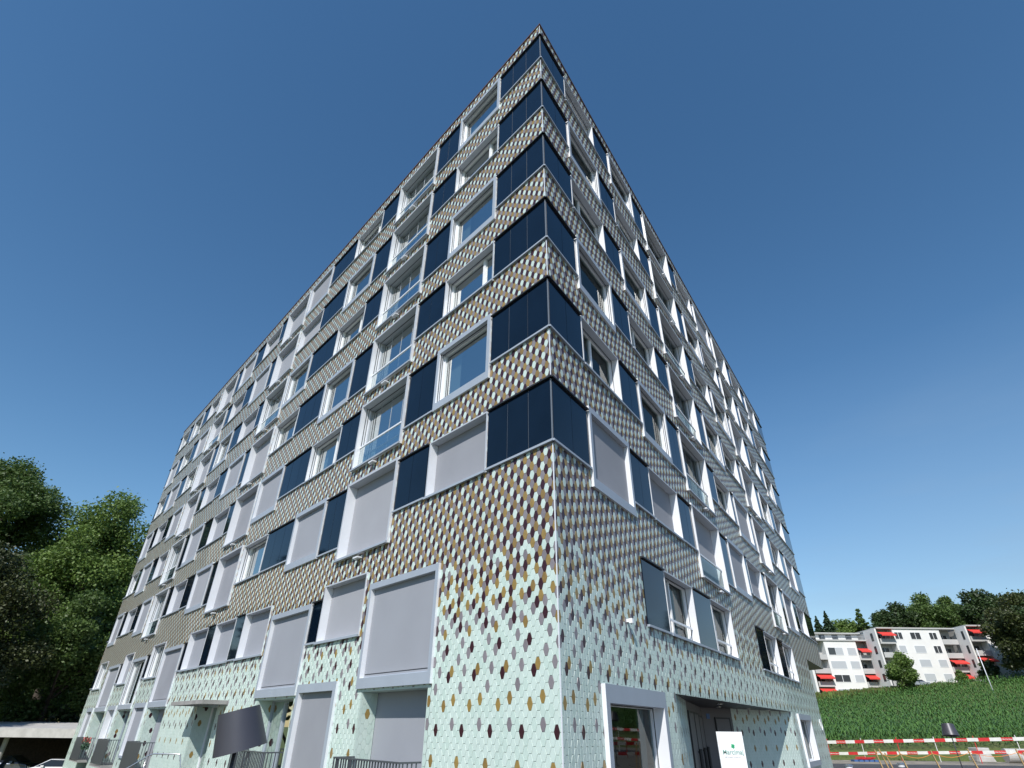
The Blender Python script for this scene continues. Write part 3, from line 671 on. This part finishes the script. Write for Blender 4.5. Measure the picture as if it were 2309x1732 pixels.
# ------------------------------------------------------------------ trees
def leaf_quad(b, p, s, rr, mn, up=0.3):
    a = Vector((rr.gauss(0, 1), rr.gauss(0, 1), rr.gauss(0, .6))).normalized(); c = a.cross(Vector((rr.gauss(0, 1), rr.gauss(0, 1), rr.gauss(0, 1)))).normalized()
    a *= s * .62; c *= s * .38
    b.poly([p - a, p - c, p + a, p + c], mn)
def tree(name, x, y, h, rx, ry, z_lo, n, ls, mn, label, cat='tree', group=None, seed=1, nb=26, gz=None, open_=0.0, mn2=None, shape='round'):
    g = ground_z(x, y) if gz is None else gz
    t = thing(name, (x, y, g), label, cat, group); rr = random.Random(seed)
    zc = (h + z_lo) / 2; rz = (h - z_lo) / 2
    blobs = []
    for k in range(nb):
        th = rr.uniform(0, 2 * math.pi); ph = math.acos(rr.uniform(-.95, 1)); q = rr.uniform(.45, .86)
        s = math.sin(ph)
        bx = rx * q * s * math.cos(th); by = ry * q * s * math.sin(th); bz = zc + rz * q * math.cos(ph)
        if shape == 'cone': f = max(.08, 1 - (bz - z_lo) / (h - z_lo)); bx *= f * 1.5; by *= f * 1.5
        rb2 = min(rx, ry, rz) * rr.uniform(.22, .40)
        blobs.append((Vector((bx, by, bz)), rb2))
    blobs.append((Vector((0, 0, zc)), min(rx, rz) * .55)); blobs.append((Vector((0, 0, zc + rz * .45)), min(rx, rz) * .42)); 
    tops = Vector((rr.uniform(-.15, .15) * rx, 0, h - min(rx, rz) * .3)); blobs.append((tops, min(rx, rz) * .3))
    b = MB(); wts = [bb[1] ** 2 for bb in blobs]
    if shape == 'cone':
        for k in range(n):
            f = rr.random() ** .6; zz = h - (h - z_lo) * f; tier = (f * 11) % 1; rad = rx * f * (.35 + .65 * tier) * (1 + rr.uniform(-.15, .12)); th = rr.uniform(0, 6.283); q = rr.random() ** .5
            p = Vector((rad * q * math.cos(th), rad * q * math.sin(th), zz - rad * q * .25)); leaf_quad(b, p, ls * rr.uniform(.6, 1.2), rr, mn)
        blobs = [(Vector((0, 0, h * .9)), .3)]; n = 0; tops = Vector((0, 0, h))
    for k in range(n):
        c, r_ = rr.choices(blobs, wts)[0]
        d = Vector((rr.gauss(0, 1), rr.gauss(0, 1), rr.gauss(0, 1))).normalized(); q = r_ * (rr.random() ** .35) * (1.0 + (rr.random() ** 6) * .5)
        p = c + Vector((d.x * q, d.y * q, d.z * q * .75))
        leaf_quad(b, p, ls * rr.uniform(.6, 1.3), rr, mn if (mn2 is None or (hash((round(c.x, 2), round(c.z, 2))) % 5) > 1) else mn2)
    b.build('crown', t, fix=False)
    b = MB(); tr = max(.12, h * .018) * (.45 if n < 800 else 1)
    b.tube([(0, 0, -.3), (0, 0, z_lo * .6 + .5), (tops.x * .3, 0, zc), (tops.x * .7, 0, h * .85)], [tr * 1.4, tr, tr * .6, tr * .15], 'bark', 8)
    for c, r_ in blobs[:min(nb, 14)]:
        st = Vector((0, 0, max(z_lo * .5, c.z - abs(c.x) * .8 - abs(c.y) * .5 - 1)))
        st.z = min(st.z, c.z)
        b.tube([st, (st + c) / 2 + Vector((0, 0, -.1)), c], [tr * .45, tr * .28, tr * .08], 'bark', 5)
    b.build('trunk', t, smooth=True)
    return t
TG = 'trees left of the tiled building'
tree('broadleaf_tree', -62.2, 64, 31.0, 8.6, 8.5, 17.5, 56000, .27, 'leaf_mid', 'tall airy broadleaf tree at the left edge, sky showing through its limbs', group=TG, seed=11, nb=40, gz=-1.7)
tree('broadleaf_tree', -50.3, 68, 29.2, 7.0, 7, 6.0, 62000, .27, 'leaf_bright', 'mid green broadleaf tree touching the left end of the tiled building', group=TG, seed=23, nb=52, gz=-1.7)
tree('broadleaf_tree', -47.0, 51.5, 18.2, 7.6, 5, 1.0, 50000, .21, 'leaf_olive', 'dense brownish olive tree with a flat top in the lower left', group=TG, seed=31, nb=44, gz=-1.7)
tree('broadleaf_tree', -43.3, 60.0, 15.5, 5.4, 4.4, 1.0, 36000, .24, 'leaf_mid', 'lower green tree in the shade between the olive tree and the building', group=TG, seed=37, nb=30, gz=-1.7)
tree('broadleaf_tree', -63.0, 66.0, 22, 8, 7, 1, 12000, .6, 'leaf_dark', 'dark tree partly cut by the left edge behind the olive tree', group=TG, seed=41, gz=-1.7)
tree('broadleaf_tree', -52.0, 72, 22, 9, 7, 0.5, 16000, .55, 'leaf_dark', 'dark green tree low behind the carport in deep shade', group=TG, seed=43, gz=-1.7)
tree('broadleaf_tree', -66, 84, 26, 14, 9, 1, 12000, .9, 'leaf_dark', 'dark tree at the back of the left tree group', group=TG, seed=47, gz=-1.7)
tree('bush', -50, 62.5, 7.5, 12, 3, -1.0, 16000, .3, 'leaf_dark', 'wide dark hedge mass right behind the carport roof', 'bush', group=None, seed=49, gz=-1.7)
tree('bush', -38, 62.5, 6.5, 7, 3, -1.0, 9000, .3, 'leaf_dark', 'dark bushes behind the carport next to the building end', 'bush', group=None, seed=50, gz=-1.7)
for k, (x, y, h, lb) in enumerate(((-49, 30, 24, 'nearest the frame edge'), (-52, 24, 18, 'second from the frame edge'), (-47, 12, 16, 'third from the frame edge'), (-60, 4, 18, 'farthest from the frame edge'), (-46.5, 37.5, 20, 'beside the olive tree'), (-50, 20, 20, 'mid row'))):
    tree('broadleaf_tree', x, y, h, 7.0, 7.0, 1, 7000, .65, 'leaf_dark', 'dark tree outside the left frame edge, mirrored in panels, ' + lb, group='trees beyond the left edge', seed=60 + k, gz=-1.7)
HG = 'trees on the hill behind the white houses'
hill = [(.5207*170, 170, 0.1680 * 170 + 1.65, 1.0, 'needle', 'cone', 'dark pointed conifer just right of the tiled building, left one of two', 3.6),
        (.538*169, 169, 0.1760 * 169 + 1.65, 1.0, 'needle', 'cone', 'dark pointed conifer right of the tiled building, right one of two', 3.8),
        (.5565*174, 174, 0.1640 * 174 + 1.65, 1, 'leaf_bright', 'round', 'light green bushy tree above the left white house', 6),
        (.592*172, 172, 0.1580 * 172 + 1.65, 1, 'leaf_mid', 'round', 'low broadleaf tree peeking over the left white house roof', 5),
        (.636*163, 163, 0.1810 * 163 + 1.65, 1, 'leaf_dark', 'round', 'round dark tree standing alone above the step between the houses', 4.8),
        (.664*166, 166, 0.1910 * 166 + 1.65, 1, 'leaf_dark', 'round', 'dark broadleaf tree left of the brighter tree above the middle white house', 5.8),
        (.712*164, 164, 0.2100 * 164 + 1.65, 1, 'leaf_mid', 'round', 'tall brighter green tree above the middle white house', 7),
        (.752*165, 165, 0.2030 * 165 + 1.65, 1, 'leaf_mid', 'round', 'broad green tree above the right part of the middle white house', 6),
        (.808*160, 160, 0.2130 * 160 + 1.65, 1, 'leaf_dark', 'round', 'tall dark tree above the right white house', 6.2),
        (.845*165, 165, 0.2090 * 165 + 1.65, 1, 'leaf_dark', 'round', 'dark tree between the tall dark tree and the large foreground tree', 7)]
for k, (x, y, h, q, mn, sh, lb, r_) in enumerate(hill):
    h -= ground_z(x, y)
    tree('conifer' if sh == 'cone' else 'broadleaf_tree', x, y, h, r_ * (1 if sh == 'round' else 2.0), r_ * (1 if sh == 'round' else 2.0), h * .1 if sh == 'round' else 1.5, 19000 if sh == 'round' else 12000, .5 if sh == 'round' else .5, mn, lb, group=HG, seed=80 + k, nb=46, shape=sh)
tree('broadleaf_tree', 100.1, 168, .181 * 168 + 1.65 - ground_z(100, 168), 1.9, 1.6, 10.5, 700, .5, 'leaf_mid', 'slender sparse tree rising above the others behind the left house', group=HG, seed=99, nb=8)
tree('broadleaf_tree', 107.6, 122, .215 * 122 + 1.65 - ground_z(107.6, 122), 10.6, 7, -1.0, 52000, .42, 'leaf_olive', 'large dark rounded tree cut by the right edge in front of the houses', seed=71, nb=46, mn2='leaf_dark')
tree('broadleaf_tree', 119, 134, 17.0, 10, 8, 0, 9000, .7, 'leaf_dark', 'dark tree behind the large one at the right edge', seed=72, nb=30)
tree('bush', 81.6, 128, 8.2, 3.7, 3.2, -.6, 12000, .3, 'leaf_bright', 'rounded bright green bush tree in front of the middle white house', 'bush', seed=73, nb=22)
tree('bush', 101.5, 129.8, 4.2, 2.3, 2.0, -.4, 3500, .32, 'leaf_dark', 'small dark shrub left of the large tree at the field edge', 'bush', seed=74, nb=12)
tree('bush', 95.6, 131, 3.0, 1.5, 1.3, -.4, 1400, .35, 'leaf_bright', 'yellow green shrub by the right corner of the middle white house', 'bush', seed=75, nb=10)
for k, (x, y, h, lb) in enumerate(((94, 86.5, 18.5, 'left one of a slim pair'), (100, 85.5, 17.5, 'right one of a slim pair'), (120, 88, 22, 'nearest the maize'), (126, 84, 24, 'tallest'), (133, 86, 21, 'behind the tallest'), (118, 78, 19, 'lowest'), (140, 75, 22, 'second farthest'), (150, 66, 22, 'farthest'))):
    tree('conifer', x, y, h, 4, 4, 0.5, 3500, .6, 'needle', 'conifer outside the right frame edge, mirrored in glass, ' + lb, group='conifers beyond the right edge', seed=120 + k, shape='cone')

# ------------------------------------------------------------------ corn field
def corn():
    rr = random.Random(9); b = MB(); mi = b.m('corn')
    def plant(x, y, z, hh, nl, w_):
        a0 = rr.uniform(0, 6.28)
        for k in range(nl):
            a = a0 + k * 2.6 + rr.uniform(-.5, .5); dx, dy = math.cos(a), math.sin(a); zb = z + hh * (.18 + .72 * k / nl); L = rr.uniform(.45, .8)
            px, py = -dy * w_, dx * w_
            q = len(b.v)
            b.v += [(x - px * .5, y - py * .5, zb), (x + px * .5, y + py * .5, zb), (x + dx * L * .5 + px, y + dy * L * .5 + py, zb + L * .55), (x + dx * L * .5 - px, y + dy * L * .5 - py, zb + L * .55), (x + dx * L, y + dy * L, zb + L * rr.uniform(.1, .5))]
            b.f += [(q, q + 1, q + 2, q + 3), (q + 3, q + 2, q + 4)]; b.mi += [mi, mi]
    y = 57.0
    while y < 129:
        st = .62 if y < 75 else .95
        x0, x1 = y * .44, y * 1.0 + (25 if y < 80 else 6)
        x = x0
        while x < x1:
            px, py = x + rr.uniform(-.2, .2), y + rr.uniform(-.2, .2)
            plant(px, py, ground_z(px, py), rr.uniform(1.5, 2.0), 6, .05 if y < 75 else .08)
            x += st
        y += .75 if y < 75 else 1.1
    # the part that is only seen in the shop window
    for i in range(2600):
        yy = rr.uniform(30, 57); xx = yy * 1.15 + 26 + rr.uniform(0, 5) + (57 - yy) * .8
        plant(xx, yy, ground_z(xx, yy), 1.9, 6, .07)
    o = b.build('corn_field', None, fix=False); tag(o, 'green maize field on the slope below the white houses', 'corn field', kind='stuff')
corn()
def weeds():
    rr = random.Random(19); b = MB()
    for i in range(5200):
        t = rr.random(); x = 60 + 32 * t + rr.uniform(-1, 1); y = 129.5 + rr.uniform(-1.5, 3.0); z = ground_z(x, y); hh = rr.uniform(1.0, 2.35) * (1.1 - .6 * t)
        a = rr.uniform(0, 6.28); dx, dy = math.cos(a) * .12, math.sin(a) * .12
        b.poly([(x - dx, y - dy, z), (x + dx, y + dy, z), (x + dx + rr.uniform(-.2, .2), y + dy, z + hh), (x - dx * .5, y - dy, z + hh * .9)], 'dryleaf' if rr.random() < .6 else 'leaf_bright')
    o = b.build('weeds', None, fix=False); tag(o, 'strip of yellowish weeds between the maize and the houses', 'weeds', kind='stuff')
    b = MB()
    for i in range(26000):
        y = 47.4 + 10.0 * rr.random(); x = y * rr.uniform(.45, .95); z = ground_z(x, y); hh = rr.uniform(.06, .2); dx = rr.uniform(.01, .03)
        b.poly([(x - dx, y, z), (x + dx, y, z), (x + rr.uniform(-.08, .08), y + rr.uniform(-.03, .03), z + hh)], 'grass')
    o = b.build('grass', None, fix=False); tag(o, 'mown grass verge in front of the maize', 'grass', kind='stuff')
M['grass'] = foliage('grass blades', (0.10, 0.17, 0.04), (0.17, 0.19, 0.07), 0.6, 0.2, 0.8)
weeds()

# ------------------------------------------------------------------ white apartment houses on the hill
def house(name, label, x0, x1, y, zt, zb, rows, winx, bays, depth=12, penthouse=False, side=None):
    t = thing(name, (x0, y, zb), label, 'house', 'white stepped apartment houses'); zoff = -zb
    def X(x): return x - x0
    W0 = min([x0] + [a for a, c, s in bays]); W1 = max([x1] + [c for a, c, s in bays])
    b = MB(); b.box((0, 0, 0), (x1 - x0, depth, zt - zb), 'stucco')
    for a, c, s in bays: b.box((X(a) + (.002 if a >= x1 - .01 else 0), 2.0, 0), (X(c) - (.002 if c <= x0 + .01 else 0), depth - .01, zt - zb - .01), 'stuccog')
    b.build('wall', t)
    b = MB(); b.box((X(W0) - .1, -.25, zt - zb), (X(W1) + .1, depth + .2, zt - zb + .28), 'stuccog'); b.build('roof', t)
    for j, zr in enumerate(rows):          # zr = (top, bottom) of the windows
        for (a, c, st) in winx[j]:
            wb_ = MB(); wb_.ring(lambda u, z, o: (X(u), -o, z - zb), a, c, zr[1], zr[0], .07, .07, .07, .002, .05, 'white'); f = wb_.build('window', t)
            p = MB()
            if st != 's':
                p.box((X(a) + .07, -.02, zr[1] - zb + .07), (X(c) - .07, -.004, zr[0] - zb - .07), 'winpane'); p.box((X((a + c) / 2) - .05, -.035, zr[1] - zb + .07), (X((a + c) / 2) + .05, -.021, zr[0] - zb - .07), 'white'); p.build('pane', f)
            if st in 'sh':
                p = MB(); p.box((X(a) + (.07 if st == 's' else (c - a) * .5), -.04, zr[1] - zb + .07), (X(c) - .07, -.022, zr[0] - zb - .07), 'shutter'); p.build('shutter', f)
    for a, c, s in bays:
        for j, zr in enumerate(rows):
            zf = zr[1] - .95 - zb
            bb = MB(); bb.box((X(a) + .01, .02, zf), (X(c) - .01, 1.99, zf + .18), 'stuccog'); bb.box((X(a) + .01, -.12, zf), (X(c) - .01, .02, zf + 1.05), 'stuccog'); f = bb.build('balcony', t)
            d = MB(); d.box((X(a) + (c - a) * .25, 1.95, zf + .2), (X(a) + (c - a) * .75, 1.995, zf + 2.1), 'winpane'); d.box((X(a) + (c - a) * .49, 1.93, zf + .2), (X(a) + (c - a) * .51, 1.949, zf + 2.1), 'white'); d.build('balcony_door', f)
            if s[j] == 'r':
                zt2 = zf + 2.45
                aw = MB(); aw.hexa([(X(a) + .1, -1.25, zt2 - .75), (X(c) - .1, -1.25, zt2 - .75), (X(c) - .1, .3, zt2 - .06), (X(a) + .1, .3, zt2 - .06), (X(a) + .1, -1.25, zt2 - .68), (X(c) - .1, -1.25, zt2 - .68), (X(c) - .1, .3, zt2 + .0), (X(a) + .1, .3, zt2 + .0)], 'red'); aw.box((X(a) + .1, -1.27, zt2 - .95), (X(c) - .1, -1.251, zt2 - .7), 'red'); aw.build('awning', f)
    if side:          # shaded side wall with slit windows, facing left
        sx_, y1, slits = side
        b = MB(); b.box((X(sx_), -.02, 0), (X(sx_) + .35, y1, zt - zb - .005), 'stucco'); f = b.build('side_wall', t)
        for z1, z0 in slits:
            b = MB(); b.box((X(sx_) - .02, y1 * .25, z0 - zb), (X(sx_) - .002, y1 * .45, z1 - zb), 'winpane'); b.build('slit_window', f)
    return t, zb
E_ = EYE
ya, yb, yc = 140.0, 135.4, 132.0
rowsA = [(.1197 * ya + E_, .108 * ya + E_), (.0997 * ya + E_, .088 * ya + E_), (.0797 * ya + E_, .0688 * ya + E_), (.0597 * ya + E_, .049 * ya + E_)]
wa = lambda a, c, s: (a * ya, c * ya, s)
tA, zA = house('white_house', 'white apartment house on the left of the row with red awnings on its outer balconies', .5225 * ya, .5757 * ya, ya, .1295 * ya + E_, 5.5, rowsA,
      [[wa(.5263, .5515, 'h'), wa(.558, .5728, 's')], [wa(.5257, .551, 's'), wa(.5576, .573, 's')], [wa(.5257, .551, 'g'), wa(.5584, .573, 's')], [wa(.5257, .551, 's'), wa(.5584, .573, 's')]],
      [(.497 * ya, .5225 * ya, 'gggr'.replace('gggr', 'ggrr')), (.5757 * ya, .597 * ya, 'rgrg')])
b = MB(); b.box((-1.2, 2.4, .1295 * ya + E_ - 5.5 + .28), (.0695 * ya, 11, .1295 * ya + E_ - 5.5 + 1.75), 'stucco'); b.box((-1.6, 1.6, .1295 * ya + E_ - 5.5 + 1.75), (.072 * ya, 11.4, .1295 * ya + E_ - 5.5 + 2.0), 'stuccog')
for a in (.5, 3.6, 6.8): b.box((a, 2.37, .1295 * ya + E_ - 5.5 + .5), (a + 1.4, 2.399, .1295 * ya + E_ - 5.5 + 1.6), 'winpane')
b.build('penthouse', tA)
b = MB()
for i in range(34): b.box((-.1 + i * .31, .1, .1295 * ya + E_ - 5.5 + .28), (-.07 + i * .31, .13, .1295 * ya + E_ - 5.5 + 1.0), 'alu')
b.box((-.1, .09, .1295 * ya + E_ - 5.5 + 1.0), (10.4, .14, .1295 * ya + E_ - 5.5 + 1.04), 'alu'); b.build('railing', tA)
rowsB = [(.1442 * yb + E_, .1331 * yb + E_), (.124 * yb + E_, .1125 * yb + E_), (.1035 * yb + E_, .092 * yb + E_), (.083 * yb + E_, .071 * yb + E_)]
wbf = lambda a, c, s: (a * yb, c * yb, s)
house('white_house', 'white apartment house in the middle of the row behind the round bush', .6431 * yb, .722 * yb, yb, .1492 * yb + E_, 6.0, rowsB,
      [[wbf(.6448, .658, 'g'), wbf(.6711, .6885, 'g'), wbf(.7029, .7158, 'g')], [wbf(.6455, .6577, 's'), wbf(.6712, .6896, 's'), wbf(.703, .7157, 'g')], [wbf(.6717, .6905, 's'), wbf(.7028, .7172, 's')], [wbf(.6717, .6902, 's'), wbf(.7034, .7176, 's')]],
      [(.6175 * yb, .6431 * yb, 'rggg'), (.722 * yb, .7475 * yb, 'ggrr')], side=(.6135 * yb, 4.6, [(.1434 * yb + E_, .1311 * yb + E_), (.1232 * yb + E_, .1115 * yb + E_), (.1026 * yb + E_, .0912 * yb + E_), (.0825 * yb + E_, .0714 * yb + E_)]))
rowsC = [(.1495 * yc + E_, .1385 * yc + E_), (.1285 * yc + E_, .117 * yc + E_), (.1075 * yc + E_, .096 * yc + E_), (.087 * yc + E_, .075 * yc + E_)]
house('white_house', 'white apartment house at the right end of the row half hidden by the large tree', .797 * yc, .86 * yc, yc, .1545 * yc + E_, 7.0, rowsC,
      [[(.81 * yc, .83 * yc, 's')], [(.81 * yc, .83 * yc, 's')], [(.81 * yc, .83 * yc, 's')], [(.81 * yc, .83 * yc, 's')]],
      [(.7705 * yc, .797 * yc, 'rgrg')], side=(.7672 * yc, 3.4, [(.1480 * yc + E_, .1350 * yc + E_), (.126 * yc + E_, .114 * yc + E_), (.105 * yc + E_, .093 * yc + E_)]))
b = MB(); b.box((.4905 * ya - .5225 * ya, -.5, 0), (.4942 * ya - .5225 * ya, 9, .0965 * ya + E_ - 5.5), 'stucco'); b.build('side_wall', tA)
# ------------------------------------------------------------------ mast on the hill
gz = ground_z(85, 110)
b = MB(); b.tube([(0, 0, 0), (0, 0, 8.0)], [.09, .05], 'alul', 8); o = b.build('mast', None, smooth=True); o.location = (85.1, 110, gz); tag(o, 'thin pale metal pole rising from the maize before the right white house', 'pole')

# ------------------------------------------------------------------ barrier
bar = thing('barrier', (24.4, 50.0, 0), 'long red and white striped construction barrier of two rails in front of the maize', 'barrier')
P0 = Vector((24.4, 50.0, 0)); P1 = Vector((34.0, 43.0, 0)); dv = (P1 - P0).normalized(); nv = Vector((dv.y, -dv.x, 0)) * (1 if Vector((dv.y, -dv.x, 0)).y < 0 else -1)
SEG = .63
def BF(u, z, o): p = dv * u + nv * o; return (p.x, p.y, z)
for rail, (za, zb2, sh) in enumerate(((.93, 1.13, 0), (.22, .40, 1))):
    b = MB()
    for i in range(-2, 42):
        u = i * SEG; sl_ = .034 * u
        mn = 'bred' if (i + sh) % 2 else 'bwhite'
        b.hexa([BF(u, za + sl_, 0), BF(u + SEG, za + sl_ + .034 * SEG, 0), BF(u + SEG, za + sl_ + .034 * SEG, .03), BF(u, za + sl_, .03), BF(u, zb2 + sl_, 0), BF(u + SEG, zb2 + sl_ + .034 * SEG, 0), BF(u + SEG, zb2 + sl_ + .034 * SEG, .03), BF(u, zb2 + sl_, .03)], mn)
    r_ = b.build('barrier_plank', bar)
    ang = math.atan2(dv.y, dv.x)
    for i in range(-1, 41):
        if (i + sh) % 4 == 1:
            u = (i + .5) * SEG; text('Keller-Frei Zürich', .085, 'bwhite', BF(u, (za + zb2) / 2 - .03 + .034 * u, .034), r_, 'lettering', rot=(R(90), 0, ang), sp=.95, bold=.002)
for i in range(-1, 14):
    u = i * 2.3; b = MB(); b.tube([BF(u, 0, -.04), BF(u, 1.25 + .034 * u, -.04)], [.025, .025], 'bwhite' if i % 2 else 'bred', 8); b.build('post', bar)
# second run to the right, seen in the shop window
bar2 = thing('barrier', (30, 24, 0), 'red and white construction barrier outside the frame mirrored in the shop window', 'barrier')
for za, sh in ((.75, 0), (.15, 1)):
    b = MB()
    for i in range(22): b.box((1.2 - .0 * i, -4 + i * .7, za), (1.23, -4 + (i + 1) * .7, za + .2), 'bred' if (i + sh) % 2 else 'bwhite')
    b.build('barrier_plank', bar2)
for i in range(6): b = MB(); b.tube([(1.3, -4 + i * 3, 0), (1.3, -4 + i * 3, 1.1)], [.03, .03], 'bred', 8); b.build('post', bar2)

# ------------------------------------------------------------------ stakes with string
stk = [(.5567, .5706, 'leftmost'), (.5637, .5829, 'second'), (.5712, .5894, 'third'), (.593, .611, 'fourth'), (.642, .659, 'fifth'), (.6989, .7155, 'sixth'), (.7728, .784, 'seventh'), (.782, .792, 'rightmost')]
tops = []
for i, (a, c, nm) in enumerate(stk):
    y = 25.5 - i * .15; x = a * y; h = [1.12, 1.15, 1.02, 1.1, 1.12, 1.18, 1.2, 1.12][i]
    b = MB(); lean = (c - a) * y * .9
    b.hexa([(-.02 + lean, -.02, -.4), (.02 + lean, -.02, -.4), (.02 + lean, .02, -.4), (-.02 + lean, .02, -.4), (-.018, -.018, h), (.018, -.018, h), (.018, .018, h), (-.018, .018, h)], 'wood')
    o = b.build('wooden_stake', None); o.location = (x, y, 0)
    tag(o, nm + ' of the leaning pale wooden survey stakes on the gravel', 'stake', 'wooden survey stakes'); tops.append(Vector((x + .02, y - .03, h - .1)))
b = MB()
for p, q in zip(tops, tops[1:]):
    pts = [p.lerp(q, t / 6) + Vector((0, 0, -.14 * math.sin(math.pi * t / 6) * min(1, (q - p).length))) for t in range(7)]
    b.tube(pts, [.008] * 7, 'orange', 5)
o = b.build('string', None); tag(o, 'orange string sagging between the wooden survey stakes', 'string')

# ------------------------------------------------------------------ things on the verge
b = MB(); b.box((0, 0, 0), (1.0, 1.2, .32), 'pconcrete'); b.box((0.05, .1, .32), (.95, 1.0, .85), 'pconcrete'); b.hexa([(-.1, 0, 0), (1.1, 0, 0), (1.1, .4, 0), (-.1, .4, 0), (.05, .05, .6), (.85, .05, .6), (.85, .35, .6), (.05, .35, .6)], 'pconcrete')
o = b.build('concrete_block', None); o.location = (33.2, 46.5, 0); bv = o.modifiers.new('b', 'BEVEL'); bv.width = .03; tag(o, 'pale precast concrete block behind the barrier at the right', 'concrete block')
b = MB(); b.tube([(0, 0, .42), (4.2, -.6, .42)], [.42, .42], 'pconcrete', 24); b.tube([(1.7, -.24, .42), (2.1, -.30, .42)], [.47, .47], 'pconcrete', 24); b.tube([(4.2, -.6, .42), (4.22, -.603, .42)], [.34, .34], 'dark', 24)
o = b.build('concrete_pipe', None); o.location = (34.5, 45.8, 0); o.data.materials.append(M['concrete']); tag(o, 'large concrete drain pipe lying behind the barrier', 'pipe')
pal = thing('material_pile', (23.6, 45.0, 0), 'low pile of red bars on blue crates at the road edge', 'building material')
b = MB()
for i in range(5): b.box((-.1 + i * .35, 0, 0), (.17 + i * .35, .5, .11), 'blueprint')
b.build('crate', pal)
b = MB(); rr = random.Random(2)
for i in range(16): p = Vector((rr.uniform(-.1, .9), rr.uniform(0, .5), .12 + rr.uniform(0, .12))); b.tube([p, p + Vector((rr.uniform(.6, .9), rr.uniform(-.1, .1), rr.uniform(-.03, .05)))], [.018, .018], 'bred', 5)
b.build('bar', pal)
for x, y, lb in ((.5115 * 27, 27, 'left'), (.5905 * 29, 29, 'right')):
    t = thing('bollard_light', (x, y, 0), lb + ' one of two low round steel bollard lights on the gravel', 'bollard', 'low bollard lights')
    b = MB(); b.tube([(0, 0, 0), (0, 0, .38)], [.09, .08], 'steel', 16); b.build('post', t, smooth=True)
    b = MB(); b.tube([(0, 0, .38), (0, 0, .43), (0, 0, .52)], [.08, .13, .13], 'alul', 20); b.tube([(0, 0, .52), (0, 0, .57)], [.17, .12], 'steel', 20); b.build('cap', t)

# ------------------------------------------------------------------ carport and cars
cp = thing('carport', (-26, 46, -1.7), 'concrete carport with a thick flat roof at the lower left', 'carport')
z0 = EYE + 1.7
b = MB(); b.hexa([(-22, -1, z0 - .84), (6, -1, z0 - .84), (6, 13, z0 - .6), (-22, 13, z0 - .6), (-22, -1, z0 - .30), (6, -1, z0 - .30), (6, 13, z0 - .16), (-22, 13, z0 + .18)], 'pconcrete'); b.build('roof_slab', cp)
for x, y in ((-17, 0), (-9, 0), (-1, 11), (-9, 11)):
    b = MB(); b.tube([(x, y, 0), (x, y, z0 - .7)], [.16, .16], 'concrete', 10); b.build('post', cp)
b = MB(); b.box((-21.8, 12.3, 0), (5.5, 12.6, z0 - .65), 'bark'); b.build('rear_wall', cp)  # dark brown stands in for the shade under the roof slab
def car(x, y, gz_, rz, paint, label):
    t = thing('parked_car', (x, y, gz_), label, 'car', None, rz)
    prof = [(-2.1, .35), (-2.15, .6), (-2.05, .85), (-1.25, .95), (-.65, 1.36), (.75, 1.42), (1.5, 1.0), (2.0, .9), (2.1, .55), (2.05, .3)]
    b = MB(); n = len(prof); 
    for s, wdt in ((0, .80), (1, .86), (2, .86), (3, .80)):
        yy = (-1, -.93, .93, 1)[s]
        for (px, pz) in prof:
            inset = .22 * max(0, (pz - .9) / .5); ww = (.88 - inset) * (1 if s in (1, 2) else 1.0)
            b.v.append((px * (1 if s in (1, 2) else .99), (-1 if s < 2 else 1) * (ww + (0 if s in (1, 2) else .02)), pz * (1 if s in (1, 2) else .985)))
    mi = b.m(paint)
    b.v = b.v[n:3 * n]
    for i in range(n): j = (i + 1) % n; b.f.append((i, j, n + j, n + i)); b.mi.append(mi)
    b.f.append(tuple(range(n))); b.mi.append(mi); b.f.append(tuple(reversed(range(n, 2 * n)))); b.mi.append(mi)
    o = b.build('body', t); bv = o.modifiers.new('b', 'BEVEL'); bv.width = .07; bv.segments = 3; bv.limit_method = 'ANGLE'
    for pts, nm in (([(-1.2, .98), (-.66, 1.33), (.72, 1.385), (1.42, 1.02)], 'side_window'),):
        for s in (-1, 1):
            b = MB(); b.poly([(px, s * (.888 - .22 * max(0, (pz - .9) / .5)), pz) for px, pz in pts], 'cglass'); b.build(nm, t, fix=False)
    b = MB(); b.poly([(.80, -.58, 1.40), (.80, .58, 1.40), (1.47, .76, 1.04), (1.47, -.76, 1.04)], 'cglass'); b.build('windscreen', t, fix=False)
    b = MB(); b.poly([(-.70, -.6, 1.355), (-.70, .6, 1.355), (-1.24, .76, .99), (-1.24, -.76, .99)], 'cglass'); b.build('rear_window', t, fix=False)
    for wx in (-1.3, 1.3):
        for s in (-1, 1):
            b = MB(); b.tube([(wx, s * .72, .31), (wx, s * .9, .31)], [.31, .31], 'rubber', 20); f = b.build('wheel', t)
            b = MB(); b.tube([(wx, s * .9, .31), (wx, s * .91, .31)], [.19, .19], 'steel', 14); b.build('rim', f)
    for s in (-1, 1):
        b = MB(); b.box((1.98, s * .62 - .15, .68), (2.09, s * .62 + .15, .8), 'bwhite'); b.build('headlight', t)
        b = MB(); b.box((.95, s * .95 - .1, .98), (1.12, s * .95 + .1, 1.1), paint); b.build('mirror', t)
    return t
car(-35.6, 47.2, -1.7, R(12), 'navy', 'dark blue car parked in the shade of the carport')
car(-29.9, 45.3, -1.78, R(205), 'wcar', 'white car behind the far end of the tiled building beside the carport')
car(85.4, 130.0, ground_z(85, 130) + .9, R(170), 'scar', 'silver car standing behind the weeds below the middle white house')
